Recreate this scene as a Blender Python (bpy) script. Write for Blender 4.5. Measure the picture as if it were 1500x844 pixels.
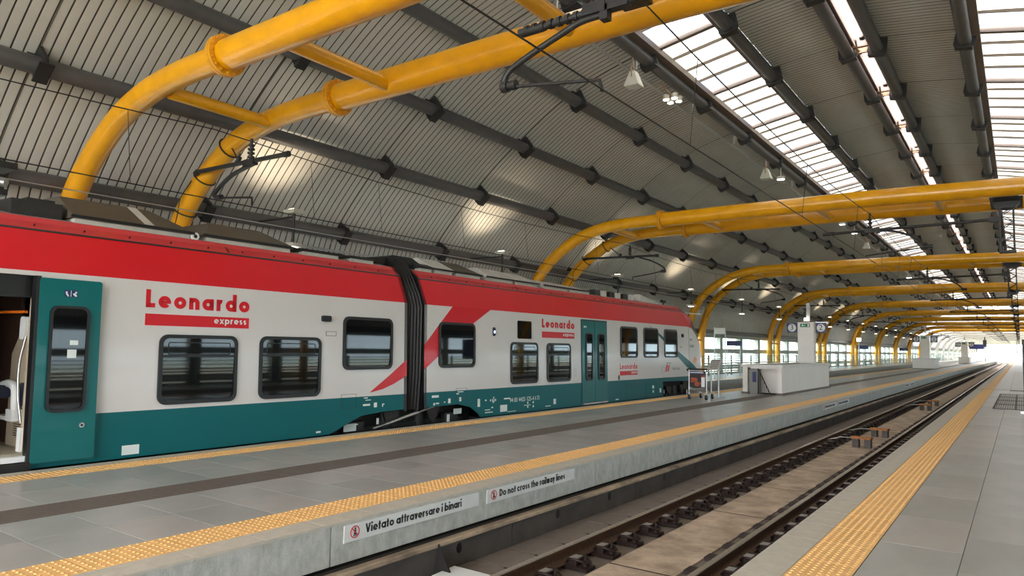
import bpy, math, random
from math import sin, cos, pi, radians, sqrt
from mathutils import Vector, Matrix
random.seed(7)
for o in list(bpy.data.objects): bpy.data.objects.remove(o)
SC = bpy.context.scene
COL = SC.collection
# ------------------------------------------------------------------ camera
EYE = 1.686
def rotm(yaw, pitch, roll):
    f = Vector((-sin(yaw)*cos(pitch), cos(yaw)*cos(pitch), sin(pitch)))
    r = Vector((cos(yaw), sin(yaw), 0)); u = r.cross(f)
    r2 = r*cos(roll)+u*sin(roll); u2 = -r*sin(roll)+u*cos(roll)
    return Matrix(((r2.x, u2.x, -f.x, 0), (r2.y, u2.y, -f.y, 0), (r2.z, u2.z, -f.z, EYE), (0, 0, 0, 1)))
cd = bpy.data.cameras.new('camera'); cam = bpy.data.objects.new('camera', cd); COL.objects.link(cam)
cd.sensor_width = 36; cd.sensor_fit = 'HORIZONTAL'; cd.lens = 1041.885/1500*36
cd.clip_start = .05; cd.clip_end = 900
cam.matrix_world = rotm(radians(35.53219), radians(4.54814), radians(1.20085))
SC.camera = cam
# ------------------------------------------------------------------ sky, exposure
w = bpy.data.worlds.new('sky'); SC.world = w; w.use_nodes = True
nt = w.node_tree; bg = nt.nodes['Background']
tc = nt.nodes.new('ShaderNodeTexCoord'); sx_ = nt.nodes.new('ShaderNodeSeparateXYZ'); rp = nt.nodes.new('ShaderNodeValToRGB')
nt.links.new(tc.outputs['Generated'], sx_.inputs[0]); nt.links.new(sx_.outputs[2], rp.inputs[0]); nt.links.new(rp.outputs[0], bg.inputs[0])
rp.color_ramp.elements[0].position = 0.0; rp.color_ramp.elements[0].color = (.36, .37, .38, 1)
rp.color_ramp.elements[1].position = 0.9; rp.color_ramp.elements[1].color = (1.0, 1.0, 1.0, 1)
bg.inputs[1].default_value = 24.0
SC.view_settings.view_transform = 'Standard'; SC.view_settings.look = 'None'
SC.view_settings.exposure = 0.32; SC.view_settings.gamma = 1.0; SC.view_settings.use_curve_mapping = False
try:
    SC.cycles.use_denoising = True; SC.cycles.max_bounces = 7; SC.cycles.diffuse_bounces = 4; SC.cycles.glossy_bounces = 3
    SC.cycles.transmission_bounces = 5; SC.cycles.transparent_max_bounces = 12; SC.cycles.sample_clamp_indirect = 6
    SC.cycles.caustics_reflective = False; SC.cycles.caustics_refractive = False
except Exception: pass
# ------------------------------------------------------------------ helpers
def srgb(r, g, b):
    f = lambda c: (c/255/12.92) if c/255 <= .04045 else ((c/255+.055)/1.055)**2.4
    return (f(r), f(g), f(b), 1)
MATS = {}
def mat(name, col, rough=.5, metal=0, var=0, vscale=6, bump=0, bscale=40, coat=0, emit=None, spec=.5, col2=None, stretch=None, detail=4):
    m = bpy.data.materials.new(name); m.use_nodes = True; n = m.node_tree; p = n.nodes['Principled BSDF']
    p.inputs['Base Color'].default_value = col; p.inputs['Roughness'].default_value = rough; p.inputs['Metallic'].default_value = metal
    p.inputs['Coat Weight'].default_value = coat; p.inputs['Coat Roughness'].default_value = .06
    p.inputs['Specular IOR Level'].default_value = spec
    if emit: p.inputs['Emission Color'].default_value = emit[0]; p.inputs['Emission Strength'].default_value = emit[1]
    if var or bump or col2:
        t = n.nodes.new('ShaderNodeTexCoord'); src = t.outputs['Object']
        if stretch:
            mp = n.nodes.new('ShaderNodeMapping'); mp.inputs['Scale'].default_value = stretch; n.links.new(src, mp.inputs[0]); src = mp.outputs[0]
    if var or col2:
        z = n.nodes.new('ShaderNodeTexNoise'); z.inputs['Scale'].default_value = vscale; z.inputs['Detail'].default_value = detail
        z.inputs['Roughness'].default_value = .65
        n.links.new(src, z.inputs[0]); r = n.nodes.new('ShaderNodeValToRGB')
        r.color_ramp.elements[0].position = .32; r.color_ramp.elements[1].position = .68
        a = col2 if col2 else tuple(c*(1-var) for c in col[:3])+(1,)
        b = col if col2 else tuple(min(1, c*(1+var)) for c in col[:3])+(1,)
        r.color_ramp.elements[0].color = a; r.color_ramp.elements[1].color = b
        n.links.new(z.outputs[0], r.inputs[0]); n.links.new(r.outputs[0], p.inputs['Base Color'])
    if bump:
        z2 = n.nodes.new('ShaderNodeTexNoise'); z2.inputs['Scale'].default_value = bscale; z2.inputs['Detail'].default_value = 3
        n.links.new(src, z2.inputs[0]); bp = n.nodes.new('ShaderNodeBump'); bp.inputs['Strength'].default_value = bump; bp.inputs['Distance'].default_value = .01
        n.links.new(z2.outputs[0], bp.inputs['Height']); n.links.new(bp.outputs[0], p.inputs['Normal'])
    MATS[name] = m; return m
def glassy(name, tint, trans, rough=.3, body=(1, 1, 1, 1)):
    """sheet that lets part of the light straight through and scatters the rest"""
    m = bpy.data.materials.new(name); m.use_nodes = True; n = m.node_tree; n.nodes.clear()
    o = n.nodes.new('ShaderNodeOutputMaterial'); tr = n.nodes.new('ShaderNodeBsdfTransparent'); tr.inputs[0].default_value = tint
    tl = n.nodes.new('ShaderNodeBsdfTranslucent'); tl.inputs[0].default_value = body
    gl = n.nodes.new('ShaderNodeBsdfGlossy'); gl.inputs[1].default_value = rough; gl.inputs[0].default_value = (1, 1, 1, 1)
    mx = n.nodes.new('ShaderNodeMixShader'); mx.inputs[0].default_value = trans
    n.links.new(tl.outputs[0], mx.inputs[1]); n.links.new(tr.outputs[0], mx.inputs[2])
    m2 = n.nodes.new('ShaderNodeMixShader'); m2.inputs[0].default_value = .06
    n.links.new(mx.outputs[0], m2.inputs[1]); n.links.new(gl.outputs[0], m2.inputs[2]); n.links.new(m2.outputs[0], o.inputs[0])
    MATS[name] = m; return m
M_yel = mat('yellow_paint', srgb(222, 155, 0), .34, 0, .10, 1.5, .15, 30, .25)
M_yel_glare = mat('yellow_paint_glare', srgb(228, 222, 206), .4, 0, .05, 1.5)  # arch yellow with the far-end glare and haze mixed into its colour
M_yelfl = mat('flange_yellow', srgb(214, 148, 22), .4, 0, .15, 9, .2, 60)
M_roof = mat('roof_sheet', srgb(204, 202, 195), .5, .05, .06, .7, .2, 260, stretch=(1, .35, 1))
M_groove = mat('roof_groove', srgb(104, 100, 92), .7)
M_purlin = mat('dark_steel', srgb(92, 90, 90), .45, .25, .12, 3)
M_black = mat('black_steel', srgb(44, 43, 43), .5, .3, .2, 8)
M_sky = glassy('skylight_sheet', (.9, .9, .8, 1), .02, .4, (.115, .112, .095, 1))
M_skyr = glassy('skylight_rib', (.9, .9, .8, 1), .01, .4, (.058, .056, .045, 1))
M_skyb = glassy('skylight_bluish_sheet', (.72, .78, .86, 1), .02, .4, (.07, .076, .088, 1))
M_vault = glassy('translucent_vault_sheet', (.95, .97, 1, 1), .006, .4, (.062, .062, .064, 1))
M_ridge = glassy('ridge_diffuser', (.95, .88, .84, 1), .9, .4, (.95, .86, .82, 1))
M_diff = glassy('ridge_trough', (.95, .88, .84, 1), .02, .4, (.14, .125, .12, 1))
M_glass = glassy('window_glass', (.66, .74, .77, 1), .97, .03)
M_rust = mat('rusty_paint', srgb(150, 122, 100), .6, 0, .35, 12)
M_crossbar = mat('skylight_bar', srgb(126, 112, 104), .5, .2, .1, 4)
M_con = mat('platform_concrete', srgb(190, 192, 187), .75, 0, .0, 7, .5, 60, col2=srgb(156, 158, 152), stretch=(1, 1.6, .8), detail=10)
M_cope = mat('coping_stone', srgb(186, 180, 168), .55, 0, .10, 7, .2, 90)
M_tile = [mat('floor_tile_%s' % k, c, .30, 0, .10, 2.2, .12, 120, stretch=(1, .4, 1), spec=.6) for k, c in
          (('a', srgb(160, 162, 160)), ('b', srgb(152, 154, 152)), ('c', srgb(167, 165, 162)))]
M_tact = mat('tactile_ochre', srgb(230, 182, 118), .55, 0, .12, 14, .15, 120)
M_guide = mat('guide_strip', srgb(94, 86, 80), .5, 0, .12, 10)
M_joint = mat('joint_dark', srgb(52, 50, 47), .95, spec=.1)
M_slab = mat('track_slab', srgb(204, 184, 164), .85, 0, 0, 2.4, .5, 50, col2=srgb(146, 128, 110), detail=8)
M_slabd = mat('side_slab', srgb(112, 102, 94), .9, 0, .2, 3, .5, 50)
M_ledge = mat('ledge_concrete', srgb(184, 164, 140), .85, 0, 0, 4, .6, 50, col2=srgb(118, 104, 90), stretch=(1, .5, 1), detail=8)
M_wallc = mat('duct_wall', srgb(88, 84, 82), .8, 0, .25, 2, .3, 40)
M_rail = mat('rail_rust', srgb(98, 76, 62), .6, .5, .2, 20)
M_railtop = mat('rail_head', srgb(214, 208, 200), .26, .85, .06, 20)
M_clip = mat('fastener_rust', srgb(44, 30, 27), .55, .4, .3, 40)
M_clip2 = mat('fastener_block', srgb(150, 146, 142), .5, .3, .15, 30)
M_orange = mat('rusty_orange_plank', srgb(170, 110, 58), .7, 0, .35, 14)
M_white = mat('body_white', srgb(206, 203, 201), .3, 0, .015, 1.2, .02, 3, .25)
M_red = mat('body_red', srgb(204, 20, 34), .3, 0, .03, 1, .02, 3, .2, spec=.35)
M_redtop = mat('cant_rail_red', srgb(196, 52, 58), .4, 0, .06, 3, .05, 8, .3)
M_teal = mat('body_teal', srgb(0, 92, 97), .32, 0, .03, 1, .02, 3, .08, spec=.2)
M_tdoor = mat('door_teal', srgb(0, 98, 99), .3, 0, .03, 1, .02, 3, .2, spec=.3)
M_rooftop = mat('train_roof', srgb(150, 132, 128), .6, 0, .15, 2)
M_unit = mat('roof_unit_lid', srgb(84, 76, 64), .55, .1, .12, 3)
M_unitp = mat('roof_unit_pale', srgb(196, 192, 186), .5, .1, .1, 3)
M_blk = mat('black_rubber', srgb(22, 22, 24), .35)
M_bell = mat('bellows_rubber', srgb(17, 14, 14), .55, 0, .2, 6)
M_dglass = mat('tinted_pane', srgb(11, 12, 14), .03, 0, 0, spec=.45)
M_under = mat('underframe', srgb(30, 28, 28), .6, .3, .2, 8)
M_silver = mat('silver_steel', srgb(196, 196, 196), .3, .9)
M_steel = mat('stainless', srgb(176, 178, 180), .32, .8, .05, 5)
M_cab = mat('cabinet_steel', srgb(122, 122, 118), .4, .6)
M_beige = mat('interior_beige', srgb(178, 164, 142), .45, 0, .05, 3)
M_floorin = mat('interior_floor', srgb(150, 144, 126), .5, 0, .08, 5)
M_brown = mat('interior_dark', srgb(70, 50, 42), .5)
M_decal = mat('white_marking', srgb(216, 226, 224), .4)
M_deca2 = mat('grey_marking', srgb(140, 150, 152), .4)
M_wall = mat('cladding_white', srgb(238, 232, 226), .45, 0, .03, 2)
M_wallt = mat('cladding_top', srgb(226, 224, 220), .5, 0, .05, 3)
M_plinth = mat('plinth', srgb(110, 100, 92), .6)
M_blue = mat('sign_blue', srgb(34, 40, 92), .35)
M_green = mat('sign_green', srgb(12, 112, 62), .4)
M_signw = mat('sign_white', srgb(226, 228, 228), .4)
M_signp = mat('sign_plate', srgb(210, 212, 210), .45, 0, .04, 8)
M_ink = mat('black_ink', srgb(26, 26, 28), .5)
M_redink = mat('red_ink', srgb(196, 40, 52), .5)
M_fence = mat('fence_green_grey', srgb(128, 148, 138), .5, .1, .05, 3)
M_mull = mat('window_mullion', srgb(166, 166, 156), .5, .1, .05, 3)
M_lamp = mat('lamp_glow', (1, .9, .7, 1), .5, emit=((1, .86, .62, 1), 12))
M_lampw = mat('flood_glow', (1, 1, 1, 1), .5, emit=((1, .97, .9, 1), 14))
M_alu = mat('lamp_housing', srgb(206, 202, 190), .4, .3)
M_blue_led = mat('door_blue_light', (.1, .2, 1, 1), .4, emit=((.15, .25, 1, 1), 12))
M_ground = mat('pale_ground', srgb(150, 150, 134), .95, 0, .15, .05, .3, 4)
M_rubber = mat('tyre_rubber', srgb(38, 38, 40), .7)
M_poster = mat('poster_food', srgb(196, 92, 50), .5, col2=srgb(24, 18, 18), vscale=9)
M_emb = mat('orange_emblem', srgb(226, 150, 110), .4)
M_shadegrey = mat('seat_navy', srgb(34, 38, 58), .6)

class MB:
    def __init__(s): s.v = []; s.f = []; s.m = []; s.s = []
    def add(s, vs, fs, m=0, smooth=False):
        b = len(s.v); s.v += [tuple(v) for v in vs]
        for f in fs: s.f.append(tuple(i+b for i in f)); s.m.append(m); s.s.append(smooth)
    def box(s, x0, y0, z0, x1, y1, z1, m=0):
        s.add([(x0, y0, z0), (x1, y0, z0), (x1, y1, z0), (x0, y1, z0), (x0, y0, z1), (x1, y0, z1), (x1, y1, z1), (x0, y1, z1)],
              [(0, 3, 2, 1), (4, 5, 6, 7), (0, 1, 5, 4), (1, 2, 6, 5), (2, 3, 7, 6), (3, 0, 4, 7)], m)
    def tube(s, pts, r, n=10, m=0, caps=True, smooth=True):
        P = [Vector(p) for p in pts]; R = r if isinstance(r, (list, tuple)) else [r]*len(P)
        u = None; vs = []
        for i, p in enumerate(P):
            t = (P[min(i+1, len(P)-1)]-P[max(i-1, 0)]).normalized()
            if u is None:
                a = Vector((0, 0, 1)) if abs(t.z) < .9 else Vector((1, 0, 0)); u = t.cross(a).normalized()
            else: u = (u-t*u.dot(t)).normalized()
            w = t.cross(u)
            vs += [p+(u*cos(2*pi*k/n)+w*sin(2*pi*k/n))*R[i] for k in range(n)]
        fs = [(i*n+k, i*n+(k+1) % n, (i+1)*n+(k+1) % n, (i+1)*n+k) for i in range(len(P)-1) for k in range(n)]
        s.add(vs, fs, m, smooth)
        if caps: s.add(vs[:n], [tuple(range(n))[::-1]], m); s.add(vs[-n:], [tuple(range(n))], m)
    def prism(s, poly, ax, a, b, m=0):
        """poly in the two other axes (order x,y,z without ax), from a to b along ax"""
        def P(p, c): return {'x': (c, p[0], p[1]), 'y': (p[0], c, p[1]), 'z': (p[0], p[1], c)}[ax]
        n = len(poly); vs = [P(p, a) for p in poly]+[P(p, b) for p in poly]
        s.add(vs, [tuple(range(n))[::-1], tuple(range(n, 2*n))]+[(i, (i+1) % n, n+(i+1) % n, n+i) for i in range(n)], m)
    def ring(s, po, pi_, ax, a, b, m=0):
        def P(p, c): return {'x': (c, p[0], p[1]), 'y': (p[0], c, p[1]), 'z': (p[0], p[1], c)}[ax]
        n = len(po); vs = [P(p, a) for p in po]+[P(p, a) for p in pi_]+[P(p, b) for p in po]+[P(p, b) for p in pi_]
        fs = []
        for i in range(n):
            j = (i+1) % n
            fs += [(2*n+i, 2*n+j, 3*n+j, 3*n+i), (i, n+i, n+j, j), (i, j, 2*n+j, 2*n+i), (n+i, 3*n+i, 3*n+j, n+j)]
        s.add(vs, fs, m)
    def xf(s, fn): s.v = [tuple(fn(*v)) for v in s.v]; return s
    def build(s, name, mats, parent=None, off=(0, 0, 0), **pr):
        me = bpy.data.meshes.new(name)
        me.from_pydata([(v[0]-off[0], v[1]-off[1], v[2]-off[2]) for v in s.v], [], s.f)
        for m in (mats if isinstance(mats, (list, tuple)) else [mats]): me.materials.append(m)
        me.polygons.foreach_set('material_index', s.m); me.polygons.foreach_set('use_smooth', s.s); me.update()
        return link(name, me, parent, **pr)
def link(name, data, parent=None, loc=None, rot=None, **pr):
    o = bpy.data.objects.new(name, data); COL.objects.link(o)
    if parent is not None: o.parent = parent
    if loc is not None: o.location = loc
    if rot is not None: o.rotation_euler = rot
    for k, v in pr.items(): o[k] = v
    return o
def thing(name, label, cat, loc=(0, 0, 0), group=None, **pr):
    o = link(name, None, None, loc, label=label, category=cat, **pr)
    if group: o['group'] = group
    return o
def struct(name, label=None, loc=(0, 0, 0)):
    o = link(name, None, None, loc, kind='structure')
    if label: o['label'] = label
    return o
def copytree(o, loc, label=None, rot=None):
    c = o.copy(); COL.objects.link(c); c.location = loc
    if rot is not None: c.rotation_euler = rot
    if label: c['label'] = label
    def rec(src, dst):
        for ch in list(src.children):
            d = ch.copy(); COL.objects.link(d); d.parent = dst; rec(ch, d)
    rec(o, c); return c
def rr(a0, b0, a1, b1, r, n=5):
    out = []
    for cx, cy, t in ((a1-r, b1-r, 0), (a0+r, b1-r, 90), (a0+r, b0+r, 180), (a1-r, b0+r, 270)):
        out += [(cx+r*cos(radians(t+90*k/n)), cy+r*sin(radians(t+90*k/n))) for k in range(n+1)]
    return out
def circ(cx, cy, r, n=24): return [(cx+r*cos(2*pi*k/n), cy+r*sin(2*pi*k/n)) for k in range(n)]
def bez(pts, n=6):
    """catmull-rom through points"""
    P = [Vector(p) for p in pts]; P = [2*P[0]-P[1]]+P+[2*P[-1]-P[-2]]; out = []
    for i in range(1, len(P)-2):
        for k in range(n):
            t = k/n; a, b, c, d = P[i-1:i+3]
            out.append(.5*((2*b)+(c-a)*t+(2*a-5*b+4*c-d)*t*t+(3*b-3*c+d-a)*t**3))
    out.append(P[-2]); return out
ORD = ['first', 'second', 'third', 'fourth', 'fifth', 'sixth', 'seventh', 'eighth', 'ninth', 'tenth', 'eleventh', 'twelfth', 'thirteenth', 'fourteenth',
       'fifteenth', 'sixteenth', 'seventeenth', 'eighteenth', 'nineteenth', 'twentieth', 'twenty-first', 'twenty-second']
# ------------------------------------------------------------------ geometric sans lettering
def text_mb(txt, u0, v0, width, cap, t, depth, mb=None, m=0, gap=.09, split=False):
    """bold round sans in the (y,z) plane facing +x; width = total width, cap = capital height, t = stroke / cap"""
    polys = []; x = 0; XH = .69
    def bar(x0, y0, x1, y1, w=None):
        w = w or t; d = Vector((x1-x0, y1-y0)); nn = Vector((-d.y, d.x)).normalized()*w/2
        polys.append([(x0-nn.x, y0-nn.y), (x1-nn.x, y1-nn.y), (x1+nn.x, y1+nn.y), (x0+nn.x, y0+nn.y)])
    def arc(cx, cy, r, a0, a1, rx=None, w=None):
        w = w or t; n = max(3, int(abs(a1-a0)/18)); rx = rx or r
        for k in range(n):
            p = []
            for a, s in ((a0+(a1-a0)*k/n, 1), (a0+(a1-a0)*(k+1)/n, 1), (a0+(a1-a0)*(k+1)/n, -1), (a0+(a1-a0)*k/n, -1)):
                A = radians(a); p.append((cx+(rx+s*w/2)*cos(A), cy+(r+s*w/2)*sin(A)))
            polys.append(p)
    R = XH/2-t/2; H = t/2
    ends = []
    for ch in txt:
        if ch == ' ': x += .28; continue
        ends.append(len(polys))
        if ch == 'o': arc(x+R+H, XH/2, R, 0, 360); w = 2*R+t
        elif ch == 'e': arc(x+R+H, XH/2, R, 0, 318); bar(x+H, XH/2-.01, x+2*R+t, XH/2-.01, t*.62); w = 2*R+t
        elif ch == 'c': arc(x+R+H, XH/2, R, 48, 312); w = 1.75*R+t
        elif ch == 'a': arc(x+R+H, XH/2, R, 0, 360); bar(x+2*R+H, 0, x+2*R+H, XH); w = 2*R+t
        elif ch == 'd': arc(x+R+H, XH/2, R, 0, 360); bar(x+2*R+H, 0, x+2*R+H, 1.06); w = 2*R+t
        elif ch == 'b': arc(x+R+H, XH/2, R, 0, 360); bar(x+H, 0, x+H, 1.06); w = 2*R+t
        elif ch == 'p': arc(x+R+H, XH/2, R, 0, 360); bar(x+H, -.28, x+H, XH); w = 2*R+t
        elif ch in 'nh':
            q = R*.82; bar(x+H, 0, x+H, XH if ch == 'n' else 1.06); arc(x+H+q, XH-q-H, q, 0, 180); bar(x+H+2*q, 0, x+H+2*q, XH-q-H); w = 2*q+t
        elif ch == 'r': q = R*.75; bar(x+H, 0, x+H, XH); arc(x+H+q, XH-q-H, q, 70, 180); w = q*1.2+t*.85
        elif ch == 's':
            q = XH/4-t/4; arc(x+q+H, XH-q-H, q, 35, 270, q, t*.9); arc(x+q+H, q+H, q, -145, 90, q, t*.9); w = 2*q+t*1.1
        elif ch == 't': bar(x+H+.08, 0, x+H+.08, .95); bar(x, XH-t*.35, x+t+.16, XH-t*.35, t*.7); w = t+.17
        elif ch == 'i': bar(x+H, 0, x+H, XH); bar(x+H, .86, x+H, .86+t*1.05, t*1.1); w = t
        elif ch == 'l': bar(x+H, 0, x+H, 1.06); w = t
        elif ch == 'v': bar(x+H, XH, x+.27, 0); bar(x+.27, 0, x+.54-H, XH); w = .54
        elif ch == 'w': bar(x+H, XH, x+.22, 0); bar(x+.22, 0, x+.38, XH); bar(x+.38, XH, x+.54, 0); bar(x+.54, 0, x+.76-H, XH); w = .76
        elif ch == 'x': bar(x+H*.8, XH, x+.62-H*.8, 0, t*.9); bar(x+H*.8, 0, x+.62-H*.8, XH, t*.9); w = .62
        elif ch == 'y': bar(x+H, XH, x+.29, .04); bar(x+.54-H, XH, x+.17, -.28); w = .54
        elif ch == 'V': bar(x+H, 1, x+.36, 0); bar(x+.36, 0, x+.72-H, 1); w = .72
        elif ch == 'L': bar(x+H, 0, x+H, 1); bar(x, H, x+.5, H); w = .5
        elif ch == 'D': bar(x+H, 0, x+H, 1); arc(x+t, .5, .5-H, -90, 90, .5-H); w = .5+t
        else: w = .3
        x += w+gap
    x -= gap; sx = width/x; mb = mb or MB()
    if split:
        out = []
        for i, e in enumerate(ends):
            q = MB(); out.append(q)
            for p in polys[e:(ends+[len(polys)])[i+1]]: q.prism([(u0+a*sx, v0+b*cap) for a, b in p], 'x', 0, depth, m)
        return out
    for p in polys: mb.prism([(u0+a*sx, v0+b*cap) for a, b in p], 'x', 0, depth, m)
    return mb
def font_obj(name, txt, size, mat_, parent, loc, face='x', **pr):
    """built-in font text standing upright; face x: seen from +x, face -y: seen from -y"""
    c = bpy.data.curves.new(name, 'FONT'); c.body = txt; c.size = size; c.extrude = .0015; c.align_x = 'CENTER'; c.align_y = 'CENTER'
    c.resolution_u = 2; o = bpy.data.objects.new('text_tmp', c); COL.objects.link(o); bpy.context.view_layer.update()
    me = bpy.data.meshes.new_from_object(o.evaluated_get(bpy.context.evaluated_depsgraph_get())); me.materials.clear(); me.materials.append(mat_)
    bpy.data.objects.remove(o)
    return link(name, me, parent, loc, (pi/2, 0, pi/2 if face == 'x' else 0), **pr)
CX = -3.475                       # centre line of the hall
def mx(x): return 2*CX-x
D = 4.25                          # roof bay
PH = .85                          # phase of the bays
# ------------------------------------------------------------------ ground and platforms
g = MB(); g.add([(-260, -60, -1.6), (260, -60, -1.6), (260, 700, -1.6), (-260, 700, -1.6)], [(0, 1, 2, 3)])
g.build('ground', M_ground, kind='structure')
def tile_mesh(name, wx, wy, m, h=.03, ch=.0015):
    b = MB(); a, c = wx/2, wy/2
    vs = [(-a, -c, -h), (a, -c, -h), (a, c, -h), (-a, c, -h), (-a, -c, -ch), (a, -c, -ch), (a, c, -ch), (-a, c, -ch),
          (-a+ch, -c+ch, 0), (a-ch, -c+ch, 0), (a-ch, c-ch, 0), (-a+ch, c-ch, 0)]
    fs = [(i, (i+1) % 4, 4+(i+1) % 4, 4+i) for i in range(4)]+[(4+i, 4+(i+1) % 4, 8+(i+1) % 4, 8+i) for i in range(4)]+[(8, 9, 10, 11)]
    b.add(vs, fs); me = bpy.data.meshes.new(name); me.from_pydata(b.v, [], b.f); me.materials.append(m); me.update(); return me
def tactile_mesh(name, wx, wy, m, domes=True):
    b = MB(); a, c = wx/2-.002, wy/2-.002; b.box(-a, -c, -.03, a, c, 0)
    if domes:
        nx, ny = 7, 10; r = .016
        for i in range(nx):
            for j in range(ny):
                x = -wx/2+wx*(i+.5)/nx; y = -wy/2+wy*(j+.5)/ny
                vs = [(x+r*cos(k*pi/3), y+r*sin(k*pi/3), 0) for k in range(6)]+[(x+r*.55*cos(k*pi/3), y+r*.55*sin(k*pi/3), .006) for k in range(6)]
                b.add(vs, [(k, (k+1) % 6, 6+(k+1) % 6, 6+k) for k in range(6)]+[(6, 7, 8, 9, 10, 11)])
    else:
        nx = 9
        for i in range(nx):
            x = -wx/2+wx*(i+.5)/nx; b.prism([(x-.016, 0), (x+.016, 0), (x+.010, .006), (x-.010, .006)], 'y', -c, c)
    me = bpy.data.meshes.new(name); me.from_pydata(b.v, [], b.f); me.materials.append(m); me.update(); return me
P2 = struct('floor', 'grey tiled island platform beside the red and white train')
b = MB(); b.box(-10.03, -12, -.40, -5.246, 232, -.03); b.box(-10.03, -1.2, -.03, -5.25, 38.3, -.005); b.build('slab', M_joint, P2)
b = MB()
for y0, y1 in ((-12, -1.2), (38.3, 232)):
    b.box(-10.03, y0, -.03, -5.226, y1, -.002, 0)
    for x0, x1, m in ((-5.93, -5.49, 1), (-7.95, -7.42, 2), (-9.82, -9.43, 1)): b.box(x0, y0, -.001, x1, y1, .002, m)
    for x0, x1 in ((-5.49, -5.214), (-10.05, -9.82)): b.box(x0, y0, -.03, x1, y1, 0.001, 3)
    y = y0
    while y < min(y1, 110):
        b.box(-9.43, y, -.001, -5.93, y+.012, .0005, 4); y += 1.25
b.build('far_paving', [M_tile[0], M_tact, M_guide, M_cope, M_joint], P2, kind='stuff')
TM = {}
def tm(key, *a, **k):
    if key not in TM: TM[key] = (tactile_mesh if key[0] in 'tg' else tile_mesh)(*a, **k)
    return TM[key]
for j in range(63):
    y = -1.2+.627*j+.3135
    for x0, x1 in ((-6.675, -5.935), (-7.415, -6.675), (-8.695, -7.955), (-9.425, -8.695)):
        k = random.randrange(3); me = tm('p%d%.2f' % (k, x1-x0), 'floor_tile', x1-x0-.004, .623, M_tile[k])
        link('floor_tile', me, P2, ((x0+x1)/2, y, 0))
    link('tactile_tile', tm('t1', 'tactile_tile', .44, .625, M_tact), P2, (-5.71, y, .001), label='ochre studded tactile tile')
    link('tactile_tile', tm('t2', 'tactile_tile', .38, .625, M_tact), P2, (-9.625, y, .001), label='ochre studded tactile tile')
    link('guide_tile', tm('g1', 'guide_tile', .53, .625, M_guide, False), P2, (-7.685, y, .001), label='dark ribbed guide tile')
    link('coping_stone', tm('c1', 'coping_stone', .272, .622, M_cope), P2, (-5.352, y, 0))
    link('coping_stone', tm('c2', 'coping_stone', .222, .622, M_cope), P2, (-9.93, y, 0))
# face of the island platform
yy = -10.6
while yy < 232:
    L = 5.04 if yy < 60 else 20; b = MB(); b.box(-5.245, yy+.008, -.385, -5.216, yy+L-.008, -.026); b.build('face_panel', M_con, P2, (0, yy, 0), loc=(0, yy, 0)); yy += L
# ledge and duct wall below
DW = struct('wall_duct', 'low dark duct wall with a tan concrete ledge under the platform')
js = [-12, -6, 0, 3.9, 7.38, 10.86]+[14.34+3.48*k for k in range(16)]+[75, 100, 140, 180, 232]
for i in range(len(js)-1):
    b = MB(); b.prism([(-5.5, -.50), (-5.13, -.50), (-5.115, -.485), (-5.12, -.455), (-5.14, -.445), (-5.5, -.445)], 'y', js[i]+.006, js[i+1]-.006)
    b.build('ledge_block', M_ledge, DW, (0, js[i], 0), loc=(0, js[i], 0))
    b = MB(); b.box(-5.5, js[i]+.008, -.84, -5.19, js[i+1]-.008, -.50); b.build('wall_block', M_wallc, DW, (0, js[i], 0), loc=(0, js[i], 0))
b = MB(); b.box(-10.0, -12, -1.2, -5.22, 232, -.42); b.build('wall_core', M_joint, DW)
hy = [6.35, 8.45, 9.95, 12.04, 13.55, 15.6, 17.1, 19.2, 20.7, 22.8]
for y in hy:
    b = MB(); b.prism([(y+.045*cos(a*pi/6), -.6+.045*sin(a*pi/6)*1.3) for a in range(12)], 'x', -5.2, -5.186); b.build('drain_hole', M_blk, DW)
# right platform
P1 = struct('floor', 'grey tiled platform the picture is taken from, with an ochre strip')
b = MB(); b.box(-1.80, -14, -1.2, 3.09, 250, -.03); b.box(-1.79, -3.4, -.03, 3.08, 42, -.005); b.build('slab', M_joint, P1)
b = MB(); b.box(-1.813, -14, -.50, -1.795, 250, -.027); b.box(3.08, -14, -.5, 3.10, 250, -.027); b.build('face_panel', M_con, P1)
cols = [(-1.075, -.445), (-.44, .185), (.19, .815), (.82, 1.445), (1.45, 2.05)]
for ci, (x0, x1) in enumerate(cols):
    st = [(-4.0, 9.96, 8.54), (-4.0, 9.96, 9.19)][ci % 2]
    ys = [9.96]; y = st[2]
    while y > -4: ys.insert(0, y); y -= 1.275
    y = 9.96+(.62 if ci % 2 == 0 else 1.2)
    while y < 42: ys.append(y); y += 1.25
    for i in range(len(ys)-1):
        wy = ys[i+1]-ys[i]; k = random.randrange(3)
        me = tm('q%d%.3f%.3f' % (k, wy, x1-x0), 'floor_tile', x1-x0, wy-.005, M_tile[k]); link('floor_tile', me, P1, ((x0+x1)/2, (ys[i]+ys[i+1])/2, 0))
for j in range(70):
    y = -3.1+.6455*j
    link('coping_stone', tm('c3', 'coping_stone', .305, .641, M_cope), P1, (-1.66, y, 0))
    link('tactile_tile', tm('t3', 'tactile_tile', .422, .643, M_tact), P1, (-1.292, y, .001), label='ochre studded tactile tile')
    link('tactile_tile', tm('t3', 'tactile_tile', .422, .643, M_tact), P1, (2.57, y, .001), label='ochre studded tactile tile')
b = MB()
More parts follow.
